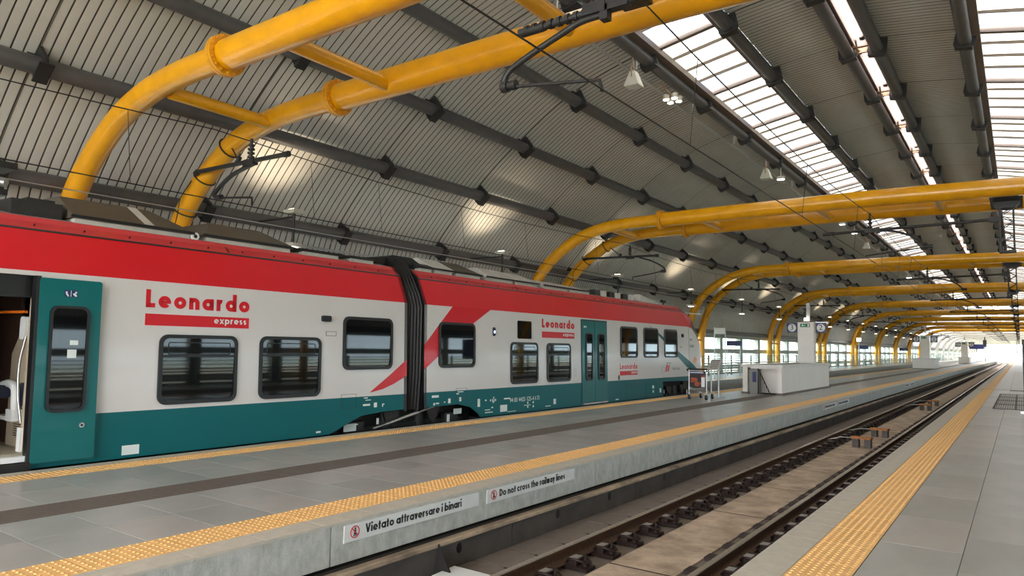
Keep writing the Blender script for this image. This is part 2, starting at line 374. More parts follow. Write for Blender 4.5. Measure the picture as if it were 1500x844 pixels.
for y0, y1 in ((-14, -3.4), (42.0, 250)):
    b.box(-1.813, y0, -.03, 3.1, y1, -.001, 0); b.box(-1.813, y0, -.001, -1.51, y1, .001, 3); b.box(-1.503, y0, -.001, -1.081, y1, .003, 1); b.box(2.36, y0, -.001, 2.78, y1, .003, 1)
    y = y0
    while y < min(y1, 90): b.box(-1.08, y, -.001, 2.36, y+.012, .0006, 4); y += 1.25
    b.box(-.445, y0, -.001, -.438, min(y1, 90), .0006, 4)
b.box(2.06, -3.4, -.03, 2.36, 42, 0, 0); b.box(2.79, -3.4, -.03, 3.1, 42, 0.0, 3)
b.build('far_paving', [M_tile[2], M_tact, M_guide, M_cope, M_joint], P1, kind='stuff')
# far side platforms (behind the train, and its mirror image on the right)
for sgn, f, lab in ((0, (lambda x: x), 'pale side platform behind the train, under the window wall'), (1, mx, 'pale side platform beyond the third track')):
    p = struct('floor', lab); b = MB(); xa, xb = sorted((f(-13.3), f(-16.9)))
    b.box(xa, -14, -1.2, xb, 250, -.02, 0); b.box(xa, -14, -.02, xb, 250, 0, 2)
    s0, s1 = sorted((f(-13.6), f(-14.02))); b.box(s0, -14, 0, s1, 250, .003, 1)
    b.build('slab', [M_con, M_tact, M_tile[2]], p)
# ------------------------------------------------------------------ tracks
TB = struct('track_bed', 'pale brown concrete slab track between the two platforms')
js = [-12, -4, .6, 4.0, 7.4, 10.75, 13.2, 15.6, 18, 20.4, 22.3, 24.4, 27.5, 31.8]+[35.2+3.4*k for k in range(14)]+[90, 110, 140, 180, 230]
for i in range(len(js)-1):
    b = MB(); b.box(-3.85, js[i]+.02, -.9, -3.08, js[i+1]-.02, -.75); b.build('slab_panel', M_slab, TB, (0, js[i], 0), loc=(0, js[i], 0))
b = MB(); b.box(-5.2, -12, -1.2, -1.8, 240, -.82); b.box(-4.62, -12, -.82, -3.86, 240, -.765); b.box(-3.07, -12, -.82, -2.3, 240, -.765); b.build('slab_base', M_slabd, TB)
for i in range(1, 22):
    b = MB(); b.box(-3.85, js[i]-.022, -.77, -3.08, js[i]+.022, -.752); b.build('joint_strip', M_joint, TB)
for j in range(46):
    y = 4.75+.62*j; b = MB(); b.box(-4.75, y-.012, -.80, -4.5, y+.012, -.788); b.build('joint_slot', M_joint, TB)
for j in range(46):
    y = 4.75+.62*j; b = MB(); b.box(-5.18, y+.01, -.83, -4.6, y+.60, -.792); b.build('sleeper_block', M_slabd, TB, (0, y, 0), loc=(0, y, 0))
for x0, x1, xr in ((-13.3, -10.0, None), (mx(-10.0), mx(-13.3), None)):
    b = MB(); a, c = sorted((x0, x1)); b.box(a, -14, -1.2, c, 240, -.80); b.build('track_bed', M_slabd, kind='structure', label='dark concrete track bed beside the %s' % ('train' if x0 < -5 else 'right-hand side platform'))
RAILP = [(-.075, 0), (.075, 0), (.075, .012), (.02, .03), (.009, .05), (.009, .125), (.034, .138), (.036, .160), (.030, .168), (-.030, .168), (-.036, .160), (-.034, .138), (-.009, .125), (-.009, .05), (-.02, .03), (-.075, .012)]
def rail(xc, y0, y1, label, detail=True):
    t = thing('rail', label, 'rail', (xc, 0, -.718))
    b = MB(); b.prism([(x, z) for x, z in RAILP], 'y', y0, y1, 0)
    for i in range(len(b.m)):
        if all(b.v[v][2] > .158 for v in b.f[i]): b.m[i] = 1
    b.build('rail_bar', [M_rail, M_railtop], t); return t
r1 = rail(-4.218, -12, 232, 'left steel rail of the empty track, with polished head')
r2 = rail(-2.713, -12, 232, 'right steel rail of the empty track, close to the near platform')
for xc, lb in ((-12.45, 'far rail of the track the train stands on'), (-10.95, 'near rail of the track the train stands on'), (mx(-12.45), 'outer rail of the third track'), (mx(-10.95), 'inner rail of the third track')):
    rail(xc, -12, 232, lb)
fm = MB()
def clipside(s):
    fm.box(s*.10, -.075, -.01, s*.20, .075, .07, 0); fm.box(s*.105, -.07, .07, s*.195, .07, .085, 1)
    fm.tube([(s*.07, -.06, .03), (s*.12, -.10, .075), (s*.22, -.10, .08), (s*.31, -.05, .04), (s*.31, .05, .04), (s*.22, .10, .08), (s*.12, .10, .075), (s*.07, .06, .03)], .016, 6, 0)
    fm.tube([(s*.27, 0, -.006), (s*.27, 0, .05)], .038, 6, 0); fm.tube([(s*.27, 0, .04), (s*.27, 0, .10)], .016, 6, 0)
fm.box(-.34, -.10, -.035, .34, .10, -.001, 0); clipside(1); fm.box(-.17, -.07, -.01, -.09, .07, .02, 0)
me0 = None
for rr_, off in ((r1, .0), (r2, .05)):
    for j in range(140):
        y = 2.68+.62*j+off
        if me0 is None: o = fm.build('rail_fastener', [M_clip, M_clip2], rr_, label='rusty spring clip fastening with bolt'); me0 = o.data
        else: o = link('rail_fastener', me0, rr_, label='rusty spring clip fastening with bolt')
        o.location = (0, y, 0)
for (y, hh, lb) in ((20.25, .27, 'rusty topped signal block between the rails, nearest of the four'), (23.1, .25, 'rusty topped signal block between the rails, second of the four'),
                    (35.3, .27, 'rusty topped signal block between the rails, third of the four'), (38.6, .26, 'rusty topped signal block between the rails, most distant of the four')):
    t = thing('signal_block', lb, 'block', (-3.36, y, -.75), 'blocks between the rails')
    for s in (-1, 1):
        b = MB(); b.box(s*.14-.075, -.12, 0, s*.14+.075, .12, hh-.05); b.build('leg', M_wallc, t)
    b = MB(); b.prism([(-.25, -.12), (.22, -.14), (.24, .12), (-.23, .14)], 'z', hh-.05, hh); b.build('top_plank', M_orange, t)
    b = MB(); b.tube([(-.27, 0, hh-.04), (-.5, .02, hh-.05), (-.83, .05, .13)], .008, 6); b.build('cable', M_signw, t)
t = thing('junction_box', 'small pale metal box with dark triangular plate beside the duct wall', 'box', (-4.86, 5.92, -.79))
b = MB(); b.prism([(-.17, -.2), (.22, -.2), (.34, .2), (-.2, .2)], 'z', 0, .075); b.build('box_body', M_signw, t)
b = MB(); b.prism([(-.30, .03), (-.05, .03), (-.25, .34)], 'y', -.02, .0); b.build('plate', M_black, t, label='dark triangular plate')
# ------------------------------------------------------------------ roof
PUR = dict(o=(-15.7, 4.72), a=(-14.05, 6.44), b=(-12.35, 7.77), c=(-10.5, 8.90), d=(-8.22, 9.64), e=(-5.98, 10.10), f=(-3.86, 10.38))
SH = [(-16.45, 2.93), (-16.35, 3.75), (-15.98, 4.86), (-14.28, 6.66), (-12.53, 8.06), (-10.6, 9.24), (-8.28, 9.98), (-6.0, 10.43), (-3.86, 10.71)]
def shell_curve(i, n):
    """points of the roof section between node i and i+1"""
    P = [Vector((x, z)) for x, z in SH]; P = [2*P[0]-P[1]]+P+[2*P[-1]-P[-2]]
    a, b_, c, d = P[i:i+4]; out = []
    for k in range(n+1):
        t = k/n; out.append(.5*((2*b_)+(c-a)*t+(2*a-5*b_+4*c-d)*t*t+(3*b_-3*c+d-a)*t**3))
    return out
def roof_panel_mesh(pts, length, mirror, mats):
    n = int(round(length/.193)); p = length/n; gw = .028; gd = .035; b = MB(); prof = []
    for k in range(n): prof += [(k*p, 0), (k*p+p-gw, 0), (k*p+p-gw+.004, gd), (k*p+p-.004, gd)]
    prof.append((length, 0)); N = len(prof)
    for i, q in enumerate(pts):
        t = (pts[min(i+1, len(pts)-1)]-pts[max(i-1, 0)]).normalized(); nn = Vector((-t.y, t.x))
        for y, d in prof:
            v = q+nn*d; b.v.append(((mx(v.x) if mirror else v.x), y, v.y))
    for i in range(len(pts)-1):
        for k in range(N-1):
            f = (i*N+k, i*N+k+1, (i+1)*N+k+1, (i+1)*N+k)
            b.f.append(f if not mirror else f[::-1]); b.m.append(1 if (k % 4) in (1, 2, 3) else 0); b.s.append(False)
    return b
CE = struct('ceiling', 'long ribbed grey metal vault over the platforms')
Y0 = PH-4*D; NB = 40
for i in range(8):
    if i == 6: continue
    for mir in (False, True):
        me = None
        for k in range(NB//2):
            y = Y0+2*D*k
            if me is None:
                o = roof_panel_mesh(shell_curve(i, 5), 2*D-.02, mir, None).build('roof_panel', [M_roof, M_groove], CE); me = o.data
            else: o = link('roof_panel', me, CE)
            o.location = (0, y, 0)
YE = Y0+NB*D
for i in range(8):
    if i == 6: continue
    for mir in (False, True):
        pts = shell_curve(i, 4); b = MB(); f = mx if mir else (lambda x: x)
        for j, q in enumerate(pts):
            t_ = (pts[min(j+1, 4)]-pts[max(j-1, 0)]).normalized(); q = q+Vector((-t_.y, t_.x))*.07
            b.v += [(f(q.x), Y0-.5, q.y), (f(q.x), YE, q.y)]
        for k in range(4): b.f.append((2*k, 2*k+1, 2*k+3, 2*k+2)); b.m.append(0); b.s.append(False)
        b.build('roof_leak_shield', M_groove, CE)  # unseen opaque shell added above the panels to stop light through their gaps
for k in range(NB):
    b = MB()
    for mir in (False, True):
        f = mx if mir else (lambda x: x)
        for i in range(8):
            if i == 6: continue
            pts = shell_curve(i, 4)
            for j in range(4):
                a, c = pts[j], pts[j+1]; b.add([(f(a.x), -.012, a.y-.006), (f(a.x), .012, a.y-.006), (f(c.x), .012, c.y-.006), (f(c.x), -.012, c.y-.006)], [(0, 1, 2, 3)])
    b.build('roof_joint', M_groove, CE, loc=(0, Y0+D*k, 0), kind='stuff')
# skylights
def skyl_mesh(pts, length, mirror):
    n = 7; p = length/n; b = MB(); prof = []
    for k in range(n): prof += [(k*p, 0), (k*p+p*.55, 0), (k*p+p*.7, .03), (k*p+p*.85, .03)]
    prof.append((length, 0)); N = len(prof)
    for q in pts:
        for y, d in prof: b.v.append(((mx(q.x) if mirror else q.x), y, q.y+d))
    for i in range(len(pts)-1):
        for k in range(N-1):
            f = (i*N+k, i*N+k+1, (i+1)*N+k+1, (i+1)*N+k); b.f.append(f if not mirror else f[::-1]); b.m.append(1 if k % 4 in (1, 2) else 0); b.s.append(False)
    return b
for mir in (False, True):
    pts = shell_curve(6, 3); f = mx if mir else (lambda x: x)
    ms = {}
    for k in range(NB):
        y = Y0+D*k
        if k < 30:
            for q in range(4):
                key = q == 3
                if key not in ms: o = skyl_mesh(pts, 1.0, mir).build('skylight_pane', [M_skyb, M_skyr] if key else [M_sky, M_skyr], CE); ms[key] = o.data
                else: o = link('skylight_pane', ms[key], CE)
                o.location = (0, y+.12+1.02*q, 0)
                if key: o['label'] = 'bluish corrugated skylight sheet'
        else:
            if 'L' not in ms: o = skyl_mesh(pts, 4.1, mir).build('skylight_pane', [M_sky, M_skyr], CE); ms['L'] = o.data
            else: o = link('skylight_pane', ms['L'], CE)
            o.location = (0, y+.12, 0)
        a = pts[0]; c = pts[-1]; b = MB()
        x0, x1 = f(a.x), f(c.x)
        def bar(yc, hw, dz):
            b.add([(x0, yc-hw, a.y-dz), (x0, yc+hw, a.y-dz), (x0, yc+hw, a.y+.05), (x0, yc-hw, a.y+.05), (x1, yc-hw, c.y-dz), (x1, yc+hw, c.y-dz), (x1, yc+hw, c.y+.05), (x1, yc-hw, c.y+.05)],
                  [(0, 1, 2, 3), (7, 6, 5, 4), (0, 4, 5, 1), (1, 5, 6, 2), (2, 6, 7, 3), (3, 7, 4, 0)])
        bar(y+.05, .075, .12)
        if k < 30:
            for q in (1, 2, 3): bar(y+.11+1.02*q, .025, .03)
        b.build('skylight_bar', M_crossbar, CE, (0, y, 0), loc=(0, y, 0))
    b = MB()
    for (x, z) in ((-8.02, 9.86), (-6.2, 10.22)):
        b.box(min(f(x-.13), f(x+.13)), Y0, z-.05, max(f(x-.13), f(x+.13)), YE, z+.12)
    b.build('skylight_kerb', M_crossbar, CE)
# ridge diffusers
b = MB()
for x in (-3.9, mx(-3.9)): b.box(min(x, x+(.0 if x < CX else 0))-.04, Y0, 10.50, x+.04, YE, 10.95)
b.build('ridge_kerb', M_purlin, CE)
me = None
for k in range(NB):
    y = Y0+D*k
    if me is None:
        q = MB(); tp_ = [(-3.62, 10.60), (-3.61, 10.44), (-3.57, 10.38), (-3.30, 10.38), (-3.25, 10.44), (-3.24, 10.60)]
        q.add([(x, y_, z) for x, z in tp_ for y_ in (.32, 3.85)], [(2*i, 2*i+1, 2*i+3, 2*i+2) for i in range(5)])
        o = q.build('ridge_diffuser', M_diff, CE); me = o.data
        q = MB(); q.box(-3.65, .25, 10.46, -3.62, 4.0, 10.5); q.box(-3.66, 3.86, 10.38, -3.24, 3.98, 10.62); q.box(-3.66, .2, 10.42, -3.24, .31, 10.62)
        q.box(-3.4, 3.2, 10.40, -3.27, 3.45, 10.44); q.tube([(-3.5, 3.3, 10.44), (-3.56, 3.9, 10.3)], .025, 6); q.tube([(-3.56, 3.9, 10.3), (-3.56, 4.1, 10.35)], .05, 8)
        q2 = q.build('ridge_frame', M_rust, CE); q2.location = (0, Y0, 0); me2 = q2.data
    else: o = link('ridge_diffuser', me, CE); link('ridge_frame', me2, CE).location = (0, y, 0)
    o.location = (0, y, 0)
b = MB(); b.box(-3.86, Y0, 10.62, -3.62, YE, 10.65); b.box(-3.24, Y0, 10.62, -3.06, YE, 10.65); b.build('ridge_board', M_purlin, CE)
b = MB(); b.box(-3.9, Y0, 10.93, mx(-3.9), YE, 10.96); b.build('ridge_pane', M_ridge, CE)
# purlins: tubes with saddle brackets
def arcname(k): return {'o': 'lowest', 'a': 'second lowest', 'b': 'third lowest', 'c': 'fourth lowest', 'd': 'skylight lower edge', 'e': 'skylight upper edge', 'f': 'ridge'}[k]
def purlin(k, mirror):
    x, z = PUR[k]; i = list(PUR).index(k)
    ang = math.atan2(SH[min(i+3, 8)][1]-SH[i+1][1], SH[min(i+3, 8)][0]-SH[i+1][0])
    X = mx(x) if mirror else x; A = -ang if not mirror else ang
    side = 'right half of the vault' if mirror else 'left half of the vault'
    t = thing('roof_purlin', 'dark tubular purlin on the %s line, %s' % (arcname(k), side), 'pipe', (X, Y0, z), 'tubular purlins under the vault')
    b = MB(); b.tube([(0, 0, 0), (0, NB*D, 0)], .165, 14); b.build('pipe', M_purlin, t)
    me = None
    for j in range(NB):
        y = 4*D*0+D*j
        if me is None:
            q = MB()
            q.prism([(-.26, -.10), (-.2, -.2), (.2, -.2), (.26, -.10), (.24, .30), (-.24, .30)], 'y', -.03, .03)
            q.box(-.21, -.12, -.22, .21, .12, -.185); q.box(-.05, -.16, .12, .05, .16, .34)
            q.xf(lambda x_, y_, z_: (x_*cos(A)+z_*sin(A), y_, -x_*sin(A)+z_*cos(A)))
            o = q.build('bracket', M_black, t); me = o.data
        else: o = link('bracket', me, t)
        o.location = (0, y, 0)
for k in PUR:
    for mir in (False, True): purlin(k, mir)
# conduit rail beside the skylight
b = MB(); b.tube([(-8.66, -10, 9.38), (-8.66, 150, 9.38)], .04, 6); 
for j in range(36): b.box(-8.66, PH+D*j-.03, 9.42, -8.58, PH+D*j+.03, 9.75)
o = b.build('conduit', M_silver); o['label'] = 'thin pale conduit running beside the lower edge of the skylight'; o['category'] = 'conduit'
# far stretch of translucent vault
VT = struct('ceiling', 'bright translucent vault over the distant end of the station')
for i in range(8):
    for mir in (False, True):
        pts = shell_curve(i, 3); b = MB(); f = mx if mir else (lambda x: x)
        for q in pts: b.v += [(f(q.x), YE, q.y), (f(q.x), YE+250, q.y)]
        for k in range(len(pts)-1): b.f.append((2*k, 2*k+1, 2*k+3, 2*k+2)); b.m.append(0); b.s.append(False)
        b.build('translucent_sheet', M_vault, VT)
# ------------------------------------------------------------------ yellow arches
AP = [(-16.0, 0), (-16.0, 1.6), (-15.98, 2.4), (-15.86, 3.15), (-15.62, 3.85), (-15.3, 4.42), (-14.85, 4.92), (-14.3, 5.34), (-13.6, 5.75), (-12.9, 5.99), (-12.2, 6.12), (-11.4, 6.18), (-10.3, 6.20)]
def make_arch(lab, m_main, full=True):
    t = thing('roof_arch', lab, 'arch', (0, 0, 0), 'yellow tubular arches')
    for yo in (-1.15, 1.15):
        for f in ((lambda x: x), mx):
            b = MB(); P = [(f(x), yo, z) for x, z in AP]; b.tube(bez(P, 3) if full else P, .215, 16 if full else 10); b.build('curved_post', m_main, t)
        b = MB(); b.tube([(-10.15, yo, 6.20), (-6.9, yo, 6.24), (CX, yo, 6.27), (mx(-6.9), yo, 6.24), (mx(-10.15), yo, 6.20)], .25, 18 if full else 10); b.build('crossbeam', m_main, t)
        for f in ((lambda x: x), mx):
            q = MB(); q.tube([(f(-10.285), yo, 6.20), (f(-10.225), yo, 6.20)], .335, 24, 0, True, False); q.tube([(f(-10.215), yo, 6.20), (f(-10.155), yo, 6.20)], .335, 24, 0, True, False)
            if full:
                for a in range(16):
                    ca, sa = cos(a*pi/8), sin(a*pi/8); q.tube([(f(-10.32), yo+.295*ca, 6.2+.295*sa), (f(-10.12), yo+.295*ca, 6.2+.295*sa)], .018, 6)
            q.build('flange', M_yelfl if m_main is M_yel else m_main, t)
        q = MB(); q.box(-16.28, yo-.28, 0, -15.72, yo+.28, .03); q.build('base_plate', m_main, t)
        q = MB(); q.box(mx(-15.72), yo-.28, 0, mx(-16.28), yo+.28, .03); q.build('base_plate', m_main, t)
    for x, z in ((-12.15, 6.02), (-8.8, 6.14), (-5.1, 6.2), (-1.85, 6.2), (1.85, 6.14), (5.2, 6.02)):
        b = MB(); b.tube([(x, -1.0, z), (x, 1.0, z)], .125, 12); b.build('tie_tube', m_main, t)
    b = MB(); b.tube([(-16.0, -1.1, 2.2), (-16.0, 1.1, 2.2)], .06, 8); b.build('tie_tube', m_main, t)
    return t
arch0 = make_arch('yellow double tubular arch nearest the camera, filling the upper left', M_yel)
arch0.location = (0, 7.45, 0)
places = {1: 'its foot behind the front car', 2: 'its foot just past the nose of the train', 3: 'its foot behind the white stair box'}
for k in range(-1, 22):
    if k == 0: continue
    Y = 7.45+17*k
    if k < 0: lab = 'yellow double tubular arch behind the camera'
    else: lab = 'yellow tubular arch, %s from the camera%s' % (ORD[k], (', '+places[k]) if k in places else '')
    if k < 10: copytree(arch0, (0, Y, 0), lab)
    else:
        if k == 10: archp = make_arch(lab.replace('yellow', 'pale'), M_yel_glare, False); archp.location = (0, Y, 0)  # from here on the arches carry glare whitening in their colour
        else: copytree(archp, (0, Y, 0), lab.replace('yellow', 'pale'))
# ------------------------------------------------------------------ window walls
def window_wall(mirror):
    f = mx if mirror else (lambda x: x)
    W = struct('wall_right' if mirror else 'wall_left', 'glazed side wall with a row of windows under the vault%s' % (' on the right side' if mirror else ' behind the train'))
    def bx(b, xa, y0, z0, xb, y1, z1, m=0): a, c = sorted((f(xa), f(xb))); b.box(a, y0, z0, c, y1, z1, m)
    YB = 400; n0 = -3
    b = MB(); bx(b, -16.75, -12, 2.42, -16.4, YB, 2.62); b.build('head_beam', M_mull, W)
    b = MB(); bx(b, -16.55, -12, 2.62, -16.1, YB, 2.72); bx(b, -16.62, -12, 2.72, -16.5, YB, 3.0); bx(b, -16.2, -12, 2.70, -16.12, YB, 2.86); b.build('gutter', M_purlin, W)
    b = MB(); bx(b, -16.7, -12, 1.39, -16.45, YB, 1.69); b.build('transom', M_mull, W)
    b = MB(); bx(b, -16.7, -12, 0, -16.45, YB, .12); b.build('sill', M_mull, W)
    for z in (.14, .27, .40, .53, .66):
        b = MB(); bx(b, -16.66, -12, z, -16.58, YB, z+.105); b.build('louvre', M_wallt, W)
    mm = pm = pl = None
    for k in range(n0, 90):
        y = PH-.1+D*k
        for q in (0, 1):
            yq = y+q*D/2
            if q == 1 : continue
            if mm is None:
                b = MB(); bx(b, -16.8, -.27, 0, -16.42, .27, 2.45); o = b.build('mullion', M_mull, W); mm = o.data
            else: o = link('mullion', mm, W)
            o.location = (0, yq, 0)
        for z0, z1, nm in ((1.66, 2.42, 'window_pane'), (.79, 1.42, 'lower_pane')):
            if nm not in pmc:
                b = MB(); bx(b, -16.6, .27, z0, -16.585, D-.27, z1); o = b.build(nm, M_glass, W)
                if not mirror: pmc[nm] = o.data
            else: o = link(nm, pmc[nm], W) if not mirror else None
            if o: o.location = (0, y, 0)
    # the low vault lining pipes
    b = MB(); b.tube([(f(-16.05), -10, 4.28), (f(-16.05), 160, 4.28)], .03, 6); b.tube([(f(-16.1), -10, 4.1), (f(-16.1), 160, 4.1)], .02, 6)
    o = b.build('service_pipe', M_silver, W)
pmc = {}
window_wall(False); pmc2 = pmc; pmc = {}
window_wall(True)
def fence(mirror):
    f = mx if mirror else (lambda x: x)
    t = thing('fence', 'green grey railing with horizontal bars, %s' % ('along the right-hand side platform' if mirror else 'on the side platform behind the train'), 'fence', (f(-15.66), 0, 0))
    me = None
    for k in range(-3, 50):
        y = .45+D*k
        if me is None: b = MB(); b.box(-.04, -.05, 0, .04, .05, 1.30); b.box(-.08, -.1, 0, .08, .1, .02); o = b.build('post', M_fence, t); me = o.data
        else: o = link('post', me, t)
        o.location = (0, y, 0)
    for z in (.12, .28, .44, .60, .76, .92, 1.08, 1.22):
        b = MB(); s = .035 if z < .8 else .02; b.box(-.015, -12, z-s, .015, 210, z+s); b.build('rail', M_fence, t)
fence(False); fence(True)
# ------------------------------------------------------------------ train
TX = -11.72
def sx(z): return -10.2-.03*(z-.2)
def inw(y): return 0 if y < 26 else .10*((y-26)/1.66)**2
def plane(b):
    """x of the prism is the distance out from the sloping train side"""
    return b.xf(lambda x, y, z: (sx(z)+x-inw(y), y, z))
TR = thing('train', 'white, red and teal airport train standing at the island platform', 'train', (TX, 7, -.55))
TO = (TX, 7, -.55)
def tp(name, b, m, parent=None, **k): return b.build(name, m, parent or TR, TO, **k)
BODYM = [M_teal, M_white, M_red, M_redtop, M_rooftop, M_under, M_blk]
SEC = [(-10.194, 0), (-10.213, .64), (-10.269, 2.5), (-10.50, 3.05), (-10.53, 3.09), (-10.64, 3.18), (-10.69, 3.25), (-11.1, 3.34), (TX, 3.37)]
SECM = [0, 1, 2, 3, 3, 3, 4, 4]
def shell(b, y0, y1, lo=0, hi=8, right=True):
    """one stretch of car side and roof; right=False gives the side away from the platform"""
    g_ = (lambda x: x) if right else (lambda x: 2*TX-x)
    for i in range(lo, hi):
        (xa, za), (xb, zb) = SEC[i], SEC[i+1]; q = [(g_(xa), y0, za), (g_(xa), y1, za), (g_(xb), y1, zb), (g_(xb), y0, zb)]
        b.add(q, [(0, 1, 2, 3) if right else (3, 2, 1, 0)], SECM[i])
def skirt(b, poly, m=0):
    q = MB(); q.prism(poly, 'x', -.03, 0, m); plane(q); b.add(q.v, q.f, m)
# rear car
b = MB()
skirt(b, [(3.86, 0), (8.70, 0), (9.46, .28), (10.1, .33), (10.68, .33), (10.68, .64), (3.86, .64)])
skirt(b, [(-9, 0), (2.45, 0), (2.45, .64), (-9, .64)])
shell(b, 3.86, 10.68, 1); shell(b, -9, 2.45, 1); shell(b, 2.45, 3.86, 2); shell(b, -9, 10.68, 0, 8, False)
q = MB(); q.prism([(2.45, 2.44), (3.86, 2.44), (3.86, 2.5), (2.45, 2.5)], 'x', -.04, 0); plane(q); b.add(q.v, q.f, 1)
endp = lambda: [(x, max(z, .30)) for x, z in SEC]+[(2*TX-x, max(z, .30)) for x, z in SEC[::-1]][1:]
b.prism([(x+.0, z) for x, z in endp()], 'y', 10.60, 10.68, 6); b.prism(endp(), 'y', -9, -8.9, 6)
tp('car_body', b, BODYM, label='rear car body in red, white and teal')
# front car with its nose
b = MB()
skirt(b, [(11.2, .33), (12.33, .34), (12.76, .25), (13.03, .1), (13.14, 0), (17.80, 0), (17.80, .64), (11.2, .64)])
skirt(b, [(17.80, 0), (19.38, 0), (19.38, .64), (17.80, .64)]); skirt(b, [(19.38, 0), (23.46, 0), (23.5, .5), (26.0, .47), (26.0, .64), (19.38, .64)])
shell(b, 11.2, 26.0, 1); shell(b, 11.2, 26.0, 0, 8, False); b.prism(endp(), 'y', 11.2, 11.28, 6)
tops = [(26.0, 2.50, 3.37, 0), (26.35, 2.44, 3.16, .05), (26.8, 2.22, 2.80, .14), (27.15, 1.98, 2.46, .22), (27.4, 1.76, 2.12, .27), (27.56, 1.36, 1.62, .30), (27.64, .92, 1.1, .30), (27.66, .66, .8, .30)]
NS = [(-10.205, .42), (-10.213, .60), (-10.25, 1.7), (-10.269, 2.5), (-10.38, 2.78), (-10.50, 3.05), (-10.69, 3.25), (-11.1, 3.34), (TX, 3.37)]
cols_ = []
for y, e_, T, sh in tops:
    col = []
    for j, (x, z) in enumerate(NS):
        hw = x-TX+((0, 0, 0, 0, .08, .14, .12, .05, 0)[j] if y > 26 else 0); zz = .42+(z-.42)*(e_-.42)/2.08 if j < 4 else e_+(T-e_)*(z-2.5)/.87
        col.append((max(0, hw-inw(y)*(1 if j < 4 else hw/1.5)), y+sh*(1-hw/1.515), zz))
    cols_.append(col)
for i in range(len(cols_)-1):
    for j in range(len(NS)-1):
        for s in (1, -1):
            q = [(TX+s*v[0], v[1], v[2]) for v in (cols_[i][j], cols_[i+1][j], cols_[i+1][j+1], cols_[i][j+1])]
            m = 0 if j == 0 else (1 if j < 3 else (2 if j == 3 else 6))
            if j in (3, 4): m = 2 if i == 0 else 6
            b.add(q, [(0, 1, 2, 3) if s == 1 else (3, 2, 1, 0)], m, j > 3)
c = cols_[-1]; b.add([(TX+s*v[0], v[1], v[2]) for s in (1, -1) for v in (c if s == 1 else c[::-1])], [tuple(range(2*len(c)))], 1)
b.box(TX-1.3, 26, .12, TX+1.25, 27.7, .42, 6)
tp('car_body', b, BODYM, label='front car body with sloping nose')
q = MB(); q.prism([(26.0, .46), (26.012, .46), (26.012, 3.05), (26.0, 3.05)], 'x', -.005, .004); plane(q); tp('seam', q, M_blk)
# cant gutters and bolts
for y0, y1 in ((-9, 10.68), (11.2, 26.0)):
    b = MB(); b.prism([(-10.50, 3.045), (-10.515, 3.07), (-10.505, 3.075), (-10.493, 3.05)], 'y', y0, y1); tp('gutter', b, M_blk)
    b = MB(); y = y0+.5
    while y < y1: b.tube([(-10.57, y, 3.12), (-10.545, y, 3.14)], .012, 6); y += .62
    tp('bolt_row', b, M_blk)
for yj in (6.72, 15.0, 19.6):
    b = MB(); b.prism([(-10.525, 3.09), (-10.635, 3.185), (-10.63, 3.195), (-10.515, 3.10)], 'y', yj, yj+.012); tp('joint', b, M_blk)
# windows
def window(y0, z0, y1, z1, transom=True, lab=None, r=.13):
    o = MB(); out = rr(y0, z0, y1, z1, r); inn = rr(y0+.055, z0+.055, y1-.055, z1-.055, r-.04); o.ring(out, inn, 'x', -.02, .030); plane(o)
    t = tp('window', o, M_blk, None, **({'label': lab} if lab else {}))
    zc = (z0+z1)/2; q = MB(); q.prism(rr(y0+.05, z0+.05, y1-.05, z1-.05, r-.04), 'x', -.03, .004); q.xf(lambda x, y, z: (sx(z0)+x-inw(y)-.010*(z-z0), y, z)); tp('pane', q, M_dglass, t)
    if transom:
        q = MB(); q.prism([(y0+.05, z1-.335), (y1-.05, z1-.335), (y1-.05, z1-.30), (y0+.05, z1-.30)], 'x', 0, .026)
        q.ring(rr(y0+.13, z1-.30, y1-.13, z1-.11, .03, 2), rr(y0+.145, z1-.285, y1-.145, z1-.125, .02, 2), 'x', 0, .024); plane(q); tp('transom', q, M_blk, t)
for a in ((5.50, .70, 6.78, 1.73, True), (7.19, .70, 8.46, 1.74, True), (8.97, 1.15, 10.25, 2.15, False), (11.65, 1.15, 12.91, 2.15, False),
          (14.32, .71, 15.54, 1.75, True), (15.97, .71, 17.20, 1.75, True), (20.27, 1.34, 21.49, 2.34, False), (21.97, 1.34, 23.15, 2.35, False), (23.67, 1.34, 24.84, 2.35, False),
          (-1.4, .70, -.1, 1.73, True), (.4, .7, 1.7, 1.73, True), (-3.2, .7, -1.9, 1.73, True)): window(*a)
b = MB(); b.prism(rr(14.63, 1.84, 15.25, 2.29, .03, 2), 'x', -.01, .012); plane(b); tp('display_window', b, M_dglass, label='small square black destination window')
# doors
def leaf(y0, y1, wy0, wy1, out, lab):
    o = MB(); o.prism(rr(y0, .07, y1, 2.42, .03, 2), 'x', out-.045, out); plane(o); t = tp('door', o, M_tdoor, label=lab)
    q = MB(); q.ring(rr(wy0, .69, wy1, 2.07, .10), rr(wy0+.035, .725, wy1-.035, 2.035, .075), 'x', out-.01, out+.032); plane(q); tp('window_frame', q, M_blk, t)
    q = MB(); q.prism(rr(wy0+.02, .70, wy1-.02, 2.05, .09), 'x', out-.02, out+.004); q.xf(lambda x, y, z: (sx(.69)+x-.013*(z-.69), y, z)); tp('pane', q, M_dglass, t); return t
t = leaf(3.88, 4.64, 4.01, 4.49, .075, 'teal plug door leaf slid open')
q = MB(); q.prism([(3.84, .0), (3.895, .0), (3.895, 2.44), (3.84, 2.44)], 'x', -.05, .07); plane(q); tp('door_seal', q, M_blk, t)
q = MB(); q.tube([(.075, 4.46, .51), (.10, 4.46, .51)], .032, 14); q.tube([(.10, 4.46, .51), (.105, 4.46, .51)], .018, 10, 1); plane(q); tp('lock', q, [M_silver, M_blk], t)
